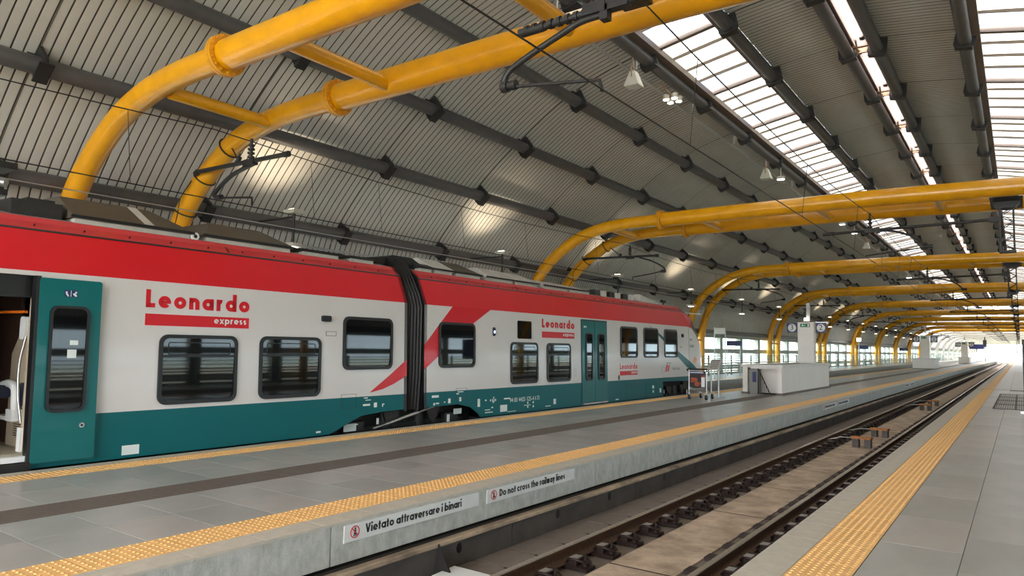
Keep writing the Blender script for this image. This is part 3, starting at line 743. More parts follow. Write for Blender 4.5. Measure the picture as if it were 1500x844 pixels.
q = MB(); q.prism([(4.17, 2.19), (4.33, 2.19), (4.33, 2.28), (4.17, 2.28)], 'x', .075, .078)
tq = plane(q); tp('picture_plate', tq, M_blue, t)
q = MB()
for (a, c) in ((4.195, 2.25), (4.31, 2.252)): q.prism(circ(a, c, .013, 10), 'x', .078, .081)
q.prism([(4.18, 2.235), (4.205, 2.24), (4.225, 2.20), (4.21, 2.195), (4.195, 2.215)], 'x', .078, .081); q.prism([(4.246, 2.195), (4.252, 2.195), (4.252, 2.275), (4.246, 2.275)], 'x', .078, .081)
q.prism([(4.27, 2.235), (4.30, 2.245), (4.325, 2.205), (4.31, 2.195), (4.28, 2.215)], 'x', .078, .081); plane(q); tp('pictogram', q, M_decal, t)
for a in ((4.235, 1.39, 4.345, 1.50), (4.26, 1.56, 4.36, 1.62)):
    q = MB(); q.prism([(a[0], a[1]), (a[2], a[1]), (a[2], a[3]), (a[0], a[3])], 'x', .094, .098); plane(q); tp('sticker', q, M_decal, t)
leaf(1.66, 2.42, 1.80, 2.28, .075, 'teal plug door leaf slid open, on the other side of the doorway')
q = MB(); q.prism([(17.80, .0), (19.39, .0), (19.39, 2.46), (17.80, 2.46)], 'x', -.02, .004); plane(q); tp('door_frame', q, M_blk)
leaf(17.84, 18.575, 18.03, 18.42, .02, 'closed teal door leaf'); leaf(18.60, 19.35, 18.77, 19.17, .02, 'closed teal door leaf')
q = MB(); q.prism([(17.9, .02), (19.3, .02), (19.3, .055), (17.9, .055)], 'x', 0, .06); plane(q); tp('door_step', q, M_silver)
q = MB(); q.prism([(17.94, 2.22), (18.02, 2.22), (18.02, 2.27), (17.94, 2.27)], 'x', .02, .023); q.prism([(18.05, 2.22), (18.10, 2.22), (18.10, 2.27), (18.05, 2.27)], 'x', .02, .023); plane(q); tp('pictogram', q, M_decal)
# vestibule seen through the open door
b = MB(); b.box(-13.1, 1.9, .12, -10.24, 4.1, .20, 0); b.box(-10.34, 2.45, .10, -10.16, 3.86, .17, 1); b.box(-10.16, 2.45, -.02, -10.12, 3.86, .09, 2)
tp('vestibule_floor', b, [M_floorin, M_signw, M_blk])
b = MB(); b.box(-13.15, 1.9, .1, -13.08, 4.1, 2.4, 0); b.box(-13.1, 1.9, 2.25, -10.5, 4.1, 2.3, 1); b.box(-13.1, 1.85, .1, -10.3, 1.9, 2.3, 0); b.box(-10.62, 2.45, 2.16, -10.36, 3.86, 2.44, 2); tp('vestibule_wall', b, [M_brown, M_steel, M_blk])
b = MB(); b.prism([(-10.30, .17), (-11.22, .17), (-11.22, 1.42), (-11.02, 1.66), (-10.72, 1.78), (-10.42, 2.12), (-10.30, 2.16)], 'y', 3.99, 4.05); tp('partition', b, M_beige, label='beige partition with chamfered top')
b = MB(); b.box(-13.1, 4.05, .2, -11.2, 4.1, 2.25); tp('saloon_door', b, M_brown)
b = MB(); b.prism([(-10.30, .17), (-10.42, .17), (-10.42, 2.15), (-10.30, 2.2)], 'y', 3.87, 4.0); tp('door_pillar', b, M_beige, label='beige door pillar')
b = MB(); b.tube(bez([(-10.52, 3.90, .55), (-10.56, 3.86, .9), (-10.56, 3.85, 1.3), (-10.50, 3.88, 1.66)], 5), .016, 8); tp('handrail', b, M_silver, label='curved steel grab rail')
b = MB(); b.tube([(-13.0, 3.5, 1.98), (-10.6, 3.9, 1.98)], .02, 8); tp('handrail', b, mat('orange_rail', srgb(240, 120, 30), .4), label='orange grab rail')
b = MB(); b.prism(rr(-10.72, 1.62, -10.56, 1.92, .05, 4), 'y', 3.88, 3.99); tp('call_unit', b, M_signw, label='white call unit')
b = MB(); b.tube(bez([(-10.80, 3.93, .62), (-10.74, 3.9, .8), (-10.78, 3.9, .98), (-10.98, 3.9, 1.03), (-11.2, 3.9, 1.0)], 5), .055, 8, 0); b.tube([(-10.98, 3.86, .92), (-11.2, 3.86, .92)], .09, 10, 1)
b.box(-10.92, 3.86, .55, -10.72, 3.98, .70, 0); b.box(-11.3, 3.88, .55, -10.9, 3.98, .60, 0); b.box(-10.74, 3.95, .75, -10.64, 3.985, 1.05, 1)
tp('fold_seat', b, [M_signw, M_shadegrey], label='white and navy folding seat')
b = MB()
for i in range(6):
    for j in range(6): b.box(-10.98+.055*i, 3.984, .34+.03*j, -10.94+.055*i, 3.992, .352+.03*j)
tp('vent_slots', b, M_blk)
b = MB(); b.box(-10.46, 3.84, .2, -10.36, 3.9, .5); tp('sill_cover', b, M_signw)
# small fittings on the sides
b = MB(); b.prism(rr(8.46, 2.03, 8.66, 2.14, .03, 3), 'x', -.01, .05); plane(b); tp('side_camera', b, M_blk)
b = MB(); b.prism(rr(13.60, 1.88, 13.68, 2.09, .035, 4), 'x', -.01, .03); plane(b); t = tp('door_alarm', b, M_blk, label='black fitting with a blue light')
b = MB(); b.prism(rr(13.615, 1.95, 13.665, 2.01, .02, 3), 'x', .03, .036); plane(b); tp('blue_light', b, M_blue_led, t)
b = MB(); b.prism(circ(25.35, 2.15, .07, 12), 'x', 0, .05); b.prism([(20.1, .66), (20.16, .66), (20.16, .8), (20.1, .8)], 'x', 0, .02); plane(b); tp('side_camera', b, M_blk)
# paint bands and lettering
def decal(poly, m, name='paint_band', out=.0025, **k):
    b = MB(); b.prism(poly, 'x', 0, out); plane(b); return tp(name, b, m, **k)
decal([(10.68, 1.01), (10.68, 1.34), (10.18, 1.02), (9.66, .705), (10.0, .76), (10.3, .85)], M_red, label='red pointed band')
decal([(11.2, 1.63), (11.2, 1.12), (11.62, 1.38), (12.2, 1.78), (12.85, 2.15), (13.52, 2.502), (12.12, 2.502), (11.6, 2.02)], M_red, label='red diagonal band')
decal([(22.4, 2.45), (22.46, 2.43), (23.24, 2.10), (24.88, 1.37), (25.99, .87), (25.99, 1.215), (24.83, 1.60), (23.3, 2.18)], M_teal, out=.004, label='teal diagonal band')
for ya, yb, za, zb, zc_, zd in ((26.015, 26.3, .865, .86, 1.10, 1.205), (26.3, 26.6, .86, .85, .97, 1.10), (26.6, 26.95, .85, .84, .845, .97)): decal([(ya, za), (yb, zb), (yb, zc_), (ya, zd)], M_teal, out=.012)
def lettering(txt, y0, z0, width, cap, t, m, out, nm='lettering', **k):
    for b in text_mb(txt, y0, z0, width, cap, t, .003, gap=.17, split=True):
        b.xf(lambda x, y, z: (x+out, y, z)); plane(b); tp('letter', b, m, **k)
for y0, w_, zc, cp, zb, zt, tt in ((5.28, 1.70, 2.115, .26, 1.855, 2.025, .27), (15.76, 1.68, 2.155, .23, 1.885, 2.05, .27), (20.22, 1.25, .985, .18, .79, .925, .22)):
    lettering('Leonardo', y0, zc, w_, cp, tt*.92, M_red, 0)
    decal([(y0, zb), (y0+w_, zb), (y0+w_, zt), (y0, zt)], M_red, 'red_bar')
    lettering('express', y0+w_*.635, zb+(zt-zb)*.36, w_*.335, (zt-zb)*.60, .185, M_decal, .003)
for txt, y, z, s in (('94 83 4425 125-4 I-TI', 14.95, .32, .15), ('TRENITALIA', 24.7, .93, .13)):
    o = font_obj('lettering', txt, s, M_decal if z < .6 else M_deca2, TR, (sx(z)+.004-TO[0], y-TO[1], z-TO[2]))
# logo of two leaning strokes
decal([(23.74, .84), (23.84, .84), (23.95, 1.04), (23.92, 1.1), (23.85, 1.1)], M_red, 'logo'); decal([(23.90, .84), (24.02, .86), (24.12, 1.06), (24.04, 1.1), (23.98, .98)], M_red, 'logo')
decal([(23.80, 1.12), (24.0, 1.12), (24.02, 1.17), (23.9, 1.17)], M_deca2, 'logo'); decal([(24.04, 1.12), (24.22, 1.12), (24.24, 1.17), (24.1, 1.17)], M_deca2, 'logo')
decal([(5.04, .04), (5.28, .04), (5.28, .17), (5.04, .17)], M_decal, 'white_plate'); decal([(13.9, .07), (14.18, .07), (14.18, .23), (13.9, .23)], M_decal, 'white_plate')
decal([(8.57, 1.77), (8.82, 1.77), (8.82, 1.86), (8.57, 1.86)], M_deca2, 'data_plate', label='grey data plate')
decal([(8.59, 1.785), (8.80, 1.785), (8.80, 1.845), (8.59, 1.845)], M_white, 'data_plate', .004)
def frame_decal(y0, z0, y1, z1, m, t=.008):
    b = MB(); b.ring([(y0, z0), (y1, z0), (y1, z1), (y0, z1)], [(y0+t, z0+t), (y1-t, z0+t), (y1-t, z1-t), (y0+t, z1-t)], 'x', 0, .003); plane(b); tp('hatch_line', b, m)
frame_decal(8.96, .44, 9.33, .70, M_blk, .006); frame_decal(12.25, .44, 12.62, .69, M_blk, .006); frame_decal(23.42, .83, 23.66, 1.02, M_deca2); frame_decal(17.40, .83, 17.5, 1.05, M_deca2)
frame_decal(20.6, .06, 22.1, .5, M_blk, .01); frame_decal(22.1, .06, 22.95, .5, M_blk, .01)
marks = [(9.52, .60, .10, .02), (9.56, .56, .14, .015), (9.5, .46, .18, .035), (9.78, .42, .08, .09), (10.0, .46, .06, .02), (10.0, .42, .025, .04), (11.45, .52, .22, .05), (11.5, .36, .05, .05), (11.58, .38, .1, .03),
         (11.84, .4, .05, .02), (11.98, .38, .08, .10), (12.25, .56, .1, .02), (12.3, .60, .2, .02), (12.36, .40, .07, .09), (13.02, .24, .09, .18), (13.3, .36, .06, .03), (13.3, .14, .2, .02), (13.3, .08, .3, .02), (13.55, .18, .06, .03),
         (14.05, .36, .25, .03), (14.9, .16, .3, .015), (14.2, .05, .35, .012), (15.05, .2, .05, .05), (15.3, .2, .05, .05), (15.05, .1, .05, .05), (15.3, .1, .05, .05), (16.3, .12, .12, .14), (15.9, .08, .25, .02), (19.9, .05, .2, .03),
         (22.6, .3, .14, .10), (22.62, .16, .10, .08), (23.2, .14, .12, .14), (9.3, .12, .08, .02), (8.4, .05, .1, .03), (13.6, .3, .03, .08), (13.7, .34, .03, .05), (13.5, .34, .03, .05), (13.62, .42, .04, .02)]
b = MB()
for y, z, w_, h_ in marks: b.prism([(y, z), (y+w_, z), (y+w_, z+h_), (y, z+h_)], 'x', 0, .003)
b.ring(circ(13.63, .36, .05, 12), circ(13.63, .36, .04, 12), 'x', 0, .003)
plane(b); tp('small_markings', b, M_decal, kind='stuff')
b = MB(); b.prism([(25.15, 1.70), (25.3, 1.70), (25.3, 1.75), (25.15, 1.75)], 'x', 0, .003); b.prism([(26.15, 1.98), (26.32, 1.98), (26.32, 2.06), (26.15, 2.06)], 'x', 0, .012); b.prism([(26.15, 1.72), (26.5, 1.72), (26.5, 1.82), (26.15, 1.82)], 'x', 0, .012)
plane(b); tp('grey_markings', b, M_deca2)
b = MB(); b.prism([(26.4, 1.22), (26.6, 1.36), (26.62, 1.25), (26.75, 1.33), (26.8, 1.2), (26.6, 1.14)], 'x', 0, .02); plane(b); tp('orange_emblem', b, M_emb, label='orange emblem on the nose')
# bellows
b = MB(); S2 = [(-10.33, .30), (-10.30, 1.0), (-10.31, 2.45), (-10.42, 2.75), (-10.62, 3.08), (-10.78, 3.32), (-10.95, 3.47), (TX, 3.5)]
ny = 11
for i in range(ny+1):
    y = 10.68+.52*i/ny; d = -.07 if i % 2 else .02
    for x, z in S2: b.v.append((x+d, y, z+(d if z > 3 else 0)))
for i in range(ny):
    for k in range(len(S2)-1): a = i*len(S2)+k; b.f.append((a, a+len(S2), a+len(S2)+1, a+1)); b.m.append(0); b.s.append(False)
tp('bellows', b, M_bell, label='black folded bellows between the cars')
b = MB(); b.prism([(10.60, 3.22), (10.66, 3.5), (10.85, 3.55), (11.45, 3.55), (11.8, 3.40), (11.8, 3.3), (11.2, 3.25)], 'x', -12.3, -10.92); tp('roof_hood', b, M_blk)
# running gear
b = MB(); b.box(-12.9, -8, -.45, -10.35, 8.6, -.02); b.box(-12.9, 13.2, -.45, -10.35, 23.3, -.02); b.box(-12.9, 8.6, -.1, -10.6, 13.2, .30); b.box(-12.9, 23.3, -.1, -10.6, 26.6, .42)
tp('underframe', b, M_under)
for yc, nm in ((10.94, 1), (24.9, 2), (-5, 3)):
    b = MB()
    for dy in (-1.35, 1.35):
        for x in (-12.45, -10.95): b.tube([(x-.07, yc+dy, -.12), (x+.07, yc+dy, -.12)], .43, 24, 0, True, False)
    t = tp('bogie', b, M_under)
    b = MB(); b.box(-10.72, yc-1.9, -.18, -10.52, yc+1.9, .02); b.box(-10.62, yc-1.65, -.2, -10.42, yc-1.2, .14); b.box(-10.62, yc+1.2, -.2, -10.42, yc+1.65, .14)
    for dy in (-.5, .5): b.tube([(-10.6, yc+dy, -.1), (-10.6, yc+dy, .3)], .13, 12)
    b.prism([(yc-.75, .30), (yc-.30, .30), (yc-.32, .14), (yc-.46, .0), (yc-.66, .10)], 'x', -10.42, -10.36); b.prism([(yc+.5, .32), (yc+.95, .32), (yc+.86, .1), (yc+.74, -.02), (yc+.6, .1)], 'x', -10.42, -10.36)
    tp('bogie_frame', b, M_black, t)
    if nm < 3:
        b = MB()
        for y, z, w_, h_ in ((yc-1.72, -.02, .30, .14), (yc+1.48, .10, .26, .12), (yc+1.26, -.05, .07, .16), (yc-.88, .06, .05, .12)): b.box(-10.415, y, z, -10.395, y+w_, z+h_)
        tp('label_plate', b, M_decal, t)
b = MB(); b.tube([(-10.32, 10.25, .06), (-10.32, 11.15, .23)], .035, 10); b.tube([(-10.32, 11.1, .22), (-10.32, 11.68, .33)], .018, 8); b.tube([(-10.32, 10.25, .06), (-10.32, 9.9, .0)], .02, 8); tp('damper', b, M_silver, label='silver coupling damper')
# roof equipment
def unit(y0, y1, xw, h, m, name='roof_unit', lab=None, hipa=.0, hipb=.0, base=M_unitp):
    x0 = -10.74
    b = MB(); b.box(2*TX-x0, y0+.05, 3.2, x0-.02, y1-.05, 3.36)
    t = tp(name, b, base, label=lab) if lab else tp(name, b, base)
    b = MB(); lo = [(x0+.02, y0), (x0+.02, y1), (2*TX-x0, y1), (2*TX-x0, y0)]; hi = [(x0-xw, y0+hipa), (x0-xw, y1-hipb), (2*TX-x0+xw, y1-hipb), (2*TX-x0+xw, y0+hipa)]
    vs = [(x, y, 3.33) for x, y in lo]+[(x, y, 3.37) for x, y in lo]+[(x, y, 3.37+h) for x, y in hi]
    b.add(vs, [(3, 2, 1, 0)]+[(i, (i+1) % 4, 4+(i+1) % 4, 4+i) for i in range(4)]+[(4+i, 4+(i+1) % 4, 8+(i+1) % 4, 8+i) for i in range(4)]+[(8, 9, 10, 11)])
    tp('lid', b, m, t)
    b = MB(); b.box(x0-.01, y0-.01, 3.335, x0+.035, y1+.01, 3.375); tp('lid_edge', b, M_blk, t); return t
b = MB(); b.box(-12.4, 3.72, 3.28, -10.86, 4.34, 3.50); b.box(-12.4, 3.95, 3.40, -11.0, 4.3, 3.56); tp('resistor_box', b, M_black, label='black box at the rear of the roof')
b = MB(); b.box(-12.3, 2.4, 3.28, -10.95, 3.15, 3.46); b.tube([(-11.0, 3.1, 3.4), (-11.0, 3.2, 3.5)], .05, 8); tp('resistor_box', b, M_black)
u = unit(4.42, 6.22, .62, .34, M_unit, lab='long roof unit with brown sloped lid and pale skirt', hipa=.06, hipb=.42)
b = MB(); b.add([(-10.73, 5.45, 3.375), (-10.73, 5.60, 3.375), (-11.36, 5.60, 3.718), (-11.36, 5.45, 3.718)], [(0, 1, 2, 3)]); tp('pale_strip', b, M_unitp, u)
b = MB(); b.tube([(-10.84, 6.25, 3.31), (-10.72, 6.25, 3.31)], .065, 16); b.tube([(-10.72, 6.25, 3.31), (-10.715, 6.25, 3.31)], .03, 12, 1); tp('horn', b, [M_signw, M_blk], label='white round roof fitting')
unit(6.40, 8.15, .55, .29, M_unit, lab='second roof unit with dark hipped lid', hipa=.42, hipb=.35, base=M_unitp)
unit(8.35, 9.28, .35, .06, M_black, base=M_unitp); unit(9.5, 10.2, .4, .05, M_black, base=M_unitp)
unit(11.50, 11.98, .2, .08, M_black, base=M_unitp); unit(12.0, 12.7, .55, .27, M_unitp); unit(12.74, 13.75, .55, .27, M_unit, hipb=.3)
unit(13.95, 15.15, .55, .26, M_unitp, hipa=.25, hipb=.05, lab='pale roof unit beyond the bellows'); unit(15.2, 16.3, .5, .24, M_unitp, hipb=.3)
unit(16.55, 17.9, .5, .16, M_unitp, hipb=.2); unit(17.95, 19.2, .5, .14, M_unitp, hipa=.1, hipb=.5)
b = MB(); b.box(-12.6, 19.5, 3.28, -11.05, 23.2, 3.33); tp('pantograph_well', b, M_black)
for y0 in (20.3, 21.3, 22.3):
    b = MB(); b.box(-11.2, y0-.35, 3.3, -11.0, y0, 3.5); tp('insulator_box', b, M_black)
    b = MB(); b.box(-11.15, y0+.1, 3.3, -10.95, y0+.35, 3.48); tp('insulator_box', b, M_unitp)
b = MB(); b.prism([(23.2, 3.28), (23.2, 3.56), (23.6, 3.50), (25.1, 3.30)], 'x', -12.4, -10.95); tp('roof_fairing', b, M_unitp)
b = MB(); b.tube([(-11.0, 25.3, 3.3), (-11.0, 25.3, 3.42)], .03, 8); b.tube([(-11.0, 25.15, 3.44), (-11.0, 25.45, 3.44)], .06, 8); tp('antenna', b, M_blk)
b = MB(); b.tube([(-10.7, 26.15, 3.06), (-10.45, 27.6, 3.06)], .022, 6); b.tube([(-10.45, 27.6, 3.06), (-10.45, 27.65, 3.06)], .03, 6); tp('mirror_arm', b, M_signw)
# ------------------------------------------------------------------ overhead line
def catenary(name_, lab, xc, zc, xm, zm, yd, y0=-12, y1=235):
    t = thing('overhead_wire', lab, 'wire', (xc, 0, zc))
    b = MB(); b.tube([(0, y0, 0), (0, y1, 0)], .011, 5); b.build('contact_wire', M_black, t)
    b = MB()
    for k in range(-1, 14):
        P = [(xm-xc, 7.5+17*k+17*s/8, zm-zc-.22*(1-(2*s/8-1)**2)) for s in range(9)]; b.tube(P, .011, 5)
    b.build('messenger_wire', M_black, t)
    for y in yd:
        b = MB(); s = ((y-7.5) % 17)/17; zt = zm-zc-.22*(1-(2*s-1)**2); b.tube([(xm-xc, y-.03, zt), (0, y+.03, 0)], .006, 4); b.build('dropper', M_black, t)
ds = [5.9, 9.8, 11.8, 14.9, 18.0, 22.5, 27.5, 31.6, 35.0, 38.5, 45.5, 50, 55, 62, 67, 72, 79, 84, 89]
catenary('t3', 'overhead wires hanging above the train', -12.28, 4.29, -12.4, 5.66, ds)
catenary('t2', 'overhead wires hanging above the empty track', -3.86, 4.66, -3.72, 6.02, [9.8, 16.4]+ds[5:])
catenary('t1', 'overhead wires above the third track on the right', mx(-12.28), 4.29, mx(-12.4), 5.66, ds)
b = MB(); b.tube([(-13.6, -10, 4.25), (-13.6, 90, 4.25)], .012, 5); o = b.build('feeder_cable', M_silver); o['label'] = 'pale feeder cable stretched just above the train roof'; o['category'] = 'cable'
def arm_outer(var, lab):
    """cantilever on an arch post over the train's track; origin on the post"""
    t = thing('cantilever_arm', lab, 'bracket', (0, 0, 0), 'wire brackets on the arches over the train track')
    b = MB(); b.tube([(-14.62, -.12, 5.24), (-14.3, -.30, 5.25)], .06, 8); b.tube([(-14.35, -.30, 5.25), (-11.2, -.3, 5.21)], .045, 10); b.tube([(-11.32, -.3, 5.21), (-11.2, -.3, 5.21)], .06, 10); b.build('tube', M_black, t)
    b = MB()
    for r_, zz in ((.03, 5.24), (.1, 5.29), (.05, 5.33), (.1, 5.37), (.05, 5.41), (.1, 5.45), (.05, 5.49), (.09, 5.53)): b.tube([(-12.4, -.3, zz), (-12.4, -.3, zz+.035)], r_*.7, 10)
    b.tube([(-12.4, -.3, 5.5), (-12.4, -.3, 5.68)], .03, 8); b.box(-12.56, -.36, 5.14, -12.24, -.24, 5.26); b.build('insulator', M_black, t)
    b = MB(); b.tube([(-13.55, -.05, 5.80), (-12.82, -.3, 5.30)], .016, 6); b.tube([(-12.9, -.3, 5.22), (-12.78, -.3, 5.36)], .05, 8); b.build('stay', M_black, t)
    b = MB()
    if var: P = [(-12.25, -.3, 5.17), (-13.0, -.3, 5.02), (-13.5, -.3, 4.78), (-13.62, -.3, 4.66), (-13.45, -.3, 4.60)]; Q = [(-13.5, -.3, 4.60), (-12.7, -.3, 4.52), (-12.3, -.3, 4.48), (-12.28, -.3, 4.32)]
    else: P = [(-12.0, -.3, 5.18), (-11.5, -.3, 5.02), (-11.1, -.3, 4.82), (-10.93, -.3, 4.66), (-11.0, -.3, 4.60)]; Q = [(-10.95, -.3, 4.62), (-11.6, -.3, 4.50), (-12.26, -.3, 4.42), (-12.28, -.3, 4.32)]
    b.tube(bez(P, 4), .045 if var else .03, 8); b.tube(Q, .022, 6); b.tube([(P[-1][0]-.08, -.3, P[-1][2]), (P[-1][0]+.1, -.3, P[-1][2])], .06, 8); b.build('registration_arm', M_black, t)
    for (x, z, dx, dz) in ((-14.52, 5.2, .12, -.13), (-13.62, 5.74, .09, -.17), (-15.22, 4.5, .17, -.1)):
        b = MB(); n_ = Vector((dx, 0, dz)).normalized(); tdir = Vector((n_.z, 0, -n_.x)); c = Vector((x, 0, z))
        b.tube([c+Vector((n_.x*.24*cos(a*pi/8), .24*sin(a*pi/8), n_.z*.24*cos(a*pi/8))) for a in range(17)], .018, 5, 0, False); b.build('clamp_band', M_black, t)
    b = MB(); b.tube(bez([(-14.6, -.25, 5.1), (-14.95, -.28, 4.75), (-15.0, -.3, 4.4), (-15.3, -.22, 4.05), (-15.6, -.2, 3.6)], 5), .012, 5); b.build('cable', M_blk, t)
    return t
def arm_inner(lab, mast=True):
    t = thing('cantilever_arm', lab, 'bracket', (0, 0, 0), 'drop masts with wire brackets over the empty track')
    b = MB()
    if mast: b.prism([(-.55, 6.06), (.15, 6.06), (0, 5.84), (-.40, 5.84)], 'y', -.22, .22); b.box(-.58, -1.2, 6.02, .18, 1.2, 6.07)
    else:
        for x in (-4.05, -3.95): b.tube([(x, 0, 5.46), (x, .0, 6.0)], .03, 8)
        b.box(-4.2, -1.2, 5.98, -3.8, 1.2, 6.04); b.box(-4.15, -.07, 5.42, -3.85, .07, 5.56)
    b.build('hanger_plate', M_black, t); b = MB()
    for x in (-.36, -.04) if mast else ():
        for y in (-.15, .15): b.box(x-.025, y-.025, 4.62, x+.025, y+.025, 5.9)
    k = 0; z = 4.66
    while z < 5.8 and mast:
        for y in (-.15, .15): b.tube([(-.36 if k % 2 else -.04, y, z), (-.04 if k % 2 else -.36, y, z+.2)], .012, 4)
        for x in (-.36, -.04): b.tube([(x, -.15 if k % 2 else .15, z), (x, .15 if k % 2 else -.15, z+.2)], .012, 4)
        z += .2; k += 1
    if mast: b.box(-.4, -.18, 4.58, 0, .18, 4.63); b.build('lattice_mast', M_black, t)
    b = MB(); b.tube([(-.38 if mast else -2.9, 0, 5.56 if mast else 5.5), (-4.75, 0, 5.46)], .045, 10); b.tube([(-4.75, 0, 5.46), (-5.1, 0, 5.455)], .06, 10)
    if mast: b.box(-.62, -.06, 5.48, -.36, .06, 5.64)
    else:
        for i in range(9): b.tube([(-4.0-.12*i, 0, 5.47), (-4.05-.12*i, 0, 5.47)], .065, 10)
    b.build('tube', M_black, t)
    b = MB()
    for i, r_ in enumerate((.05, .09, .05, .09, .05, .09, .04)): b.tube([(-3.72, 0, 5.5+.06*i), (-3.72, 0, 5.55+.06*i)], r_*.75, 10)
    b.tube([(-3.72, 0, 5.9), (-3.72, 0, 6.04)], .025, 8); b.box(-3.86, -.06, 5.42, -3.56, .06, 5.54); b.build('insulator', M_black, t)
    return t
def reg(t, P, Q, r):
    b = MB(); b.tube(bez(P, 5), r, 10); b.tube(Q, .022, 6)
    e = Vector(P[-1]); b.tube([e+Vector((-.02, 0, 0)), e+Vector((.07, 0, 0))], .075, 10); b.tube([e+Vector((.07, 0, 0)), e+Vector((.12, 0, 0))], .05, 10); b.tube([e+Vector((.12, 0, 0)), e+Vector((.2, 0, 0))], .065, 10)
    b.box(P[0][0]-.05, -.06, P[0][2]-.08, P[0][0]+.05, .06, P[0][2]+.1); b.build('registration_arm', M_black, t)
A = arm_outer(True, 'black wire bracket on the nearest yellow arch, above the train'); A.location = (0, 8.6, 0)
B = arm_outer(False, 'black wire bracket on the second yellow arch, over the front car'); B.location = (0, 25.6, 0)
for k in range(2, 11): copytree(A if k % 2 == 0 and k > 2 else B, (0, 8.6+17*k, 0), 'black wire bracket on the %s yellow arch from the camera' % ORD[k])
Am = arm_inner('black drop mast bracket on the nearest arch, curved arm hanging at the top edge', False)
reg(Am, [(-3.87, 0, 5.40), (-4.19, 0, 5.39), (-4.45, 0, 5.31), (-4.88, 0, 5.16), (-5.23, 0, 5.01), (-5.34, 0, 4.88), (-5.34, 0, 4.80)], [(-5.30, 0, 4.79), (-4.05, 0, 4.63), (-3.94, 0, 4.61), (-3.90, 0, 4.47)], .042); Am.location = (0, 7.2, .2)
Bm = arm_inner('black drop mast bracket on the second arch, over the empty track')
reg(Bm, [(-3.5, 0, 5.46), (-3.1, 0, 5.42), (-2.6, 0, 5.24), (-2.36, 0, 5.06), (-2.24, 0, 4.88)], [(-2.24, 0, 4.86), (-3.6, 0, 4.72), (-3.85, 0, 4.69), (-3.86, 0, 4.66)], .035); Bm.location = (0, 24.45, 0)
for k in range(2, 14): copytree(Bm, (0, 7.45+17*k, 0), 'black drop mast bracket on the %s arch from the camera' % ORD[k])
# ------------------------------------------------------------------ lamps
def uplight():
    t = thing('wall_uplight', '', 'lamp', (0, 0, 0), 'twin lamps on brackets under the vault')
    b = MB(); b.tube([(-1.5, 0, .02), (0, 0, .02)], .03, 6); b.tube([(0, 0, -.62), (0, 0, .1)], .035, 8); b.build('bracket_arm', M_black, t)
    for z, s, nm in ((.1, 1, 'upper'), (-.62, -1, 'lower')):
        b = MB(); b.prism([(-.22, z), (.16, z), (.2, z+.09*s), (-.24, z+.09*s)], 'y', -.14, .14); b.build('lamp_housing', M_alu, t)
        b = MB(); za, zb = z+.091*s, z+.11*s; b.box(-.12, -.08, min(za, zb), .10, .08, max(za, zb)); b.build('lens', M_lamp, t)
    return t
U = uplight(); U.location = (-14.15, 10.72, 4.62)
U['label'] = 'twin bracket lamp glowing on the vault, nearest the camera'
ups = [U]
for k in range(1, 16): ups.append(copytree(U, (-14.15, 10.72+8.5*k, 4.62), 'twin bracket lamp on the left vault, %s from the camera' % ORD[k]))
for k, u in enumerate(ups):
    if k > 9: break
    ld = bpy.data.lights.new('up', 'SPOT'); ld.energy = 90; ld.color = (1, .82, .58); ld.spot_size = radians(105); ld.spot_blend = .8; ld.shadow_soft_size = .08
    l = link('lamp_beam', ld, u, (-.05, 0, .3), (radians(180), radians(-22), 0))
def flood(lab, x, y, z, lit=False):
    t = thing('floodlight', lab, 'lamp', (x, y, z), 'floodlights hung beside the skylight')
    b = MB(); b.tube([(-.05, 0, .62), (-.02, 0, .3)], .02, 6); b.tube([(-.02, -.16, .34), (-.02, .16, .34)], .02, 6); b.tube([(-.02, -.16, .34), (.0, -.17, .05)], .015, 6); b.tube([(-.02, .16, .34), (0, .17, .05)], .015, 6); b.build('yoke', M_rust, t)
    b = MB(); lo = [(-.22, -.19), (.2, -.19), (.2, .19), (-.22, .19)]; hi = [(-.08, -.12), (.06, -.12), (.06, .12), (-.08, .12)]
    b.add([(x_, y_, -.18) for x_, y_ in lo]+[(x_, y_, .22) for x_, y_ in hi], [(4, 5, 6, 7)]+[(i, (i+1) % 4, 4+(i+1) % 4, 4+i) for i in range(4)]); b.build('lamp_housing', M_alu, t)
    b = MB(); b.box(-.2, -.17, -.185, .18, .17, -.17); b.build('lens', M_lampw if lit else M_alu, t); return t
flood('pale box floodlight hanging below the skylight, nearest the camera', -8.1, 16.7, 8.72)
flood('second box floodlight hanging below the skylight', -8.1, 28.8, 8.72)
flood('third box floodlight below the skylight, beyond the second arch', -8.1, 51.8, 8.72); flood('fourth box floodlight below the skylight, far along', -8.1, 74, 8.72, True)
t = thing('spotlight_cluster', 'cluster of four small lit spotlights beside the skylight', 'lamp', (-8.1, 19.25, 8.95))
b = MB(); b.tube([(-.4, 0, .62), (0, 0, .1)], .02, 6); b.tube([(-.18, 0, .1), (.18, 0, .1)], .02, 6); b.build('yoke', M_rust, t)
for x in (-.13, .13):
    for y in (-.16, .16):
        b = MB(); b.tube([(x, y, .12), (x, y, -.02)], .09, 10); h = b.build('spot_housing', M_alu, t); b = MB(); b.tube([(x, y, -.02), (x, y, -.035)], .085, 10); b.build('lens', M_lampw, h)
for y, n_ in ((30.9, 'beside the second floodlight'), (43.8, 'past the second arch'), (47.5, 'past the second arch, the further one')):
    t = thing('spotlight', 'small lit lamp under the skylight edge, %s' % n_, 'lamp', (-8.1, y, 8.95)); b = MB(); b.tube([(0, 0, .5), (0, 0, .1)], .02, 6); b.prism(rr(-.16, -.12, .16, .12, .04, 3), 'z', .0, .12); b.build('lamp_housing', M_alu, t); b = MB(); b.box(-.13, -.1, -.015, .13, .1, 0); b.build('lens', M_lampw, t)
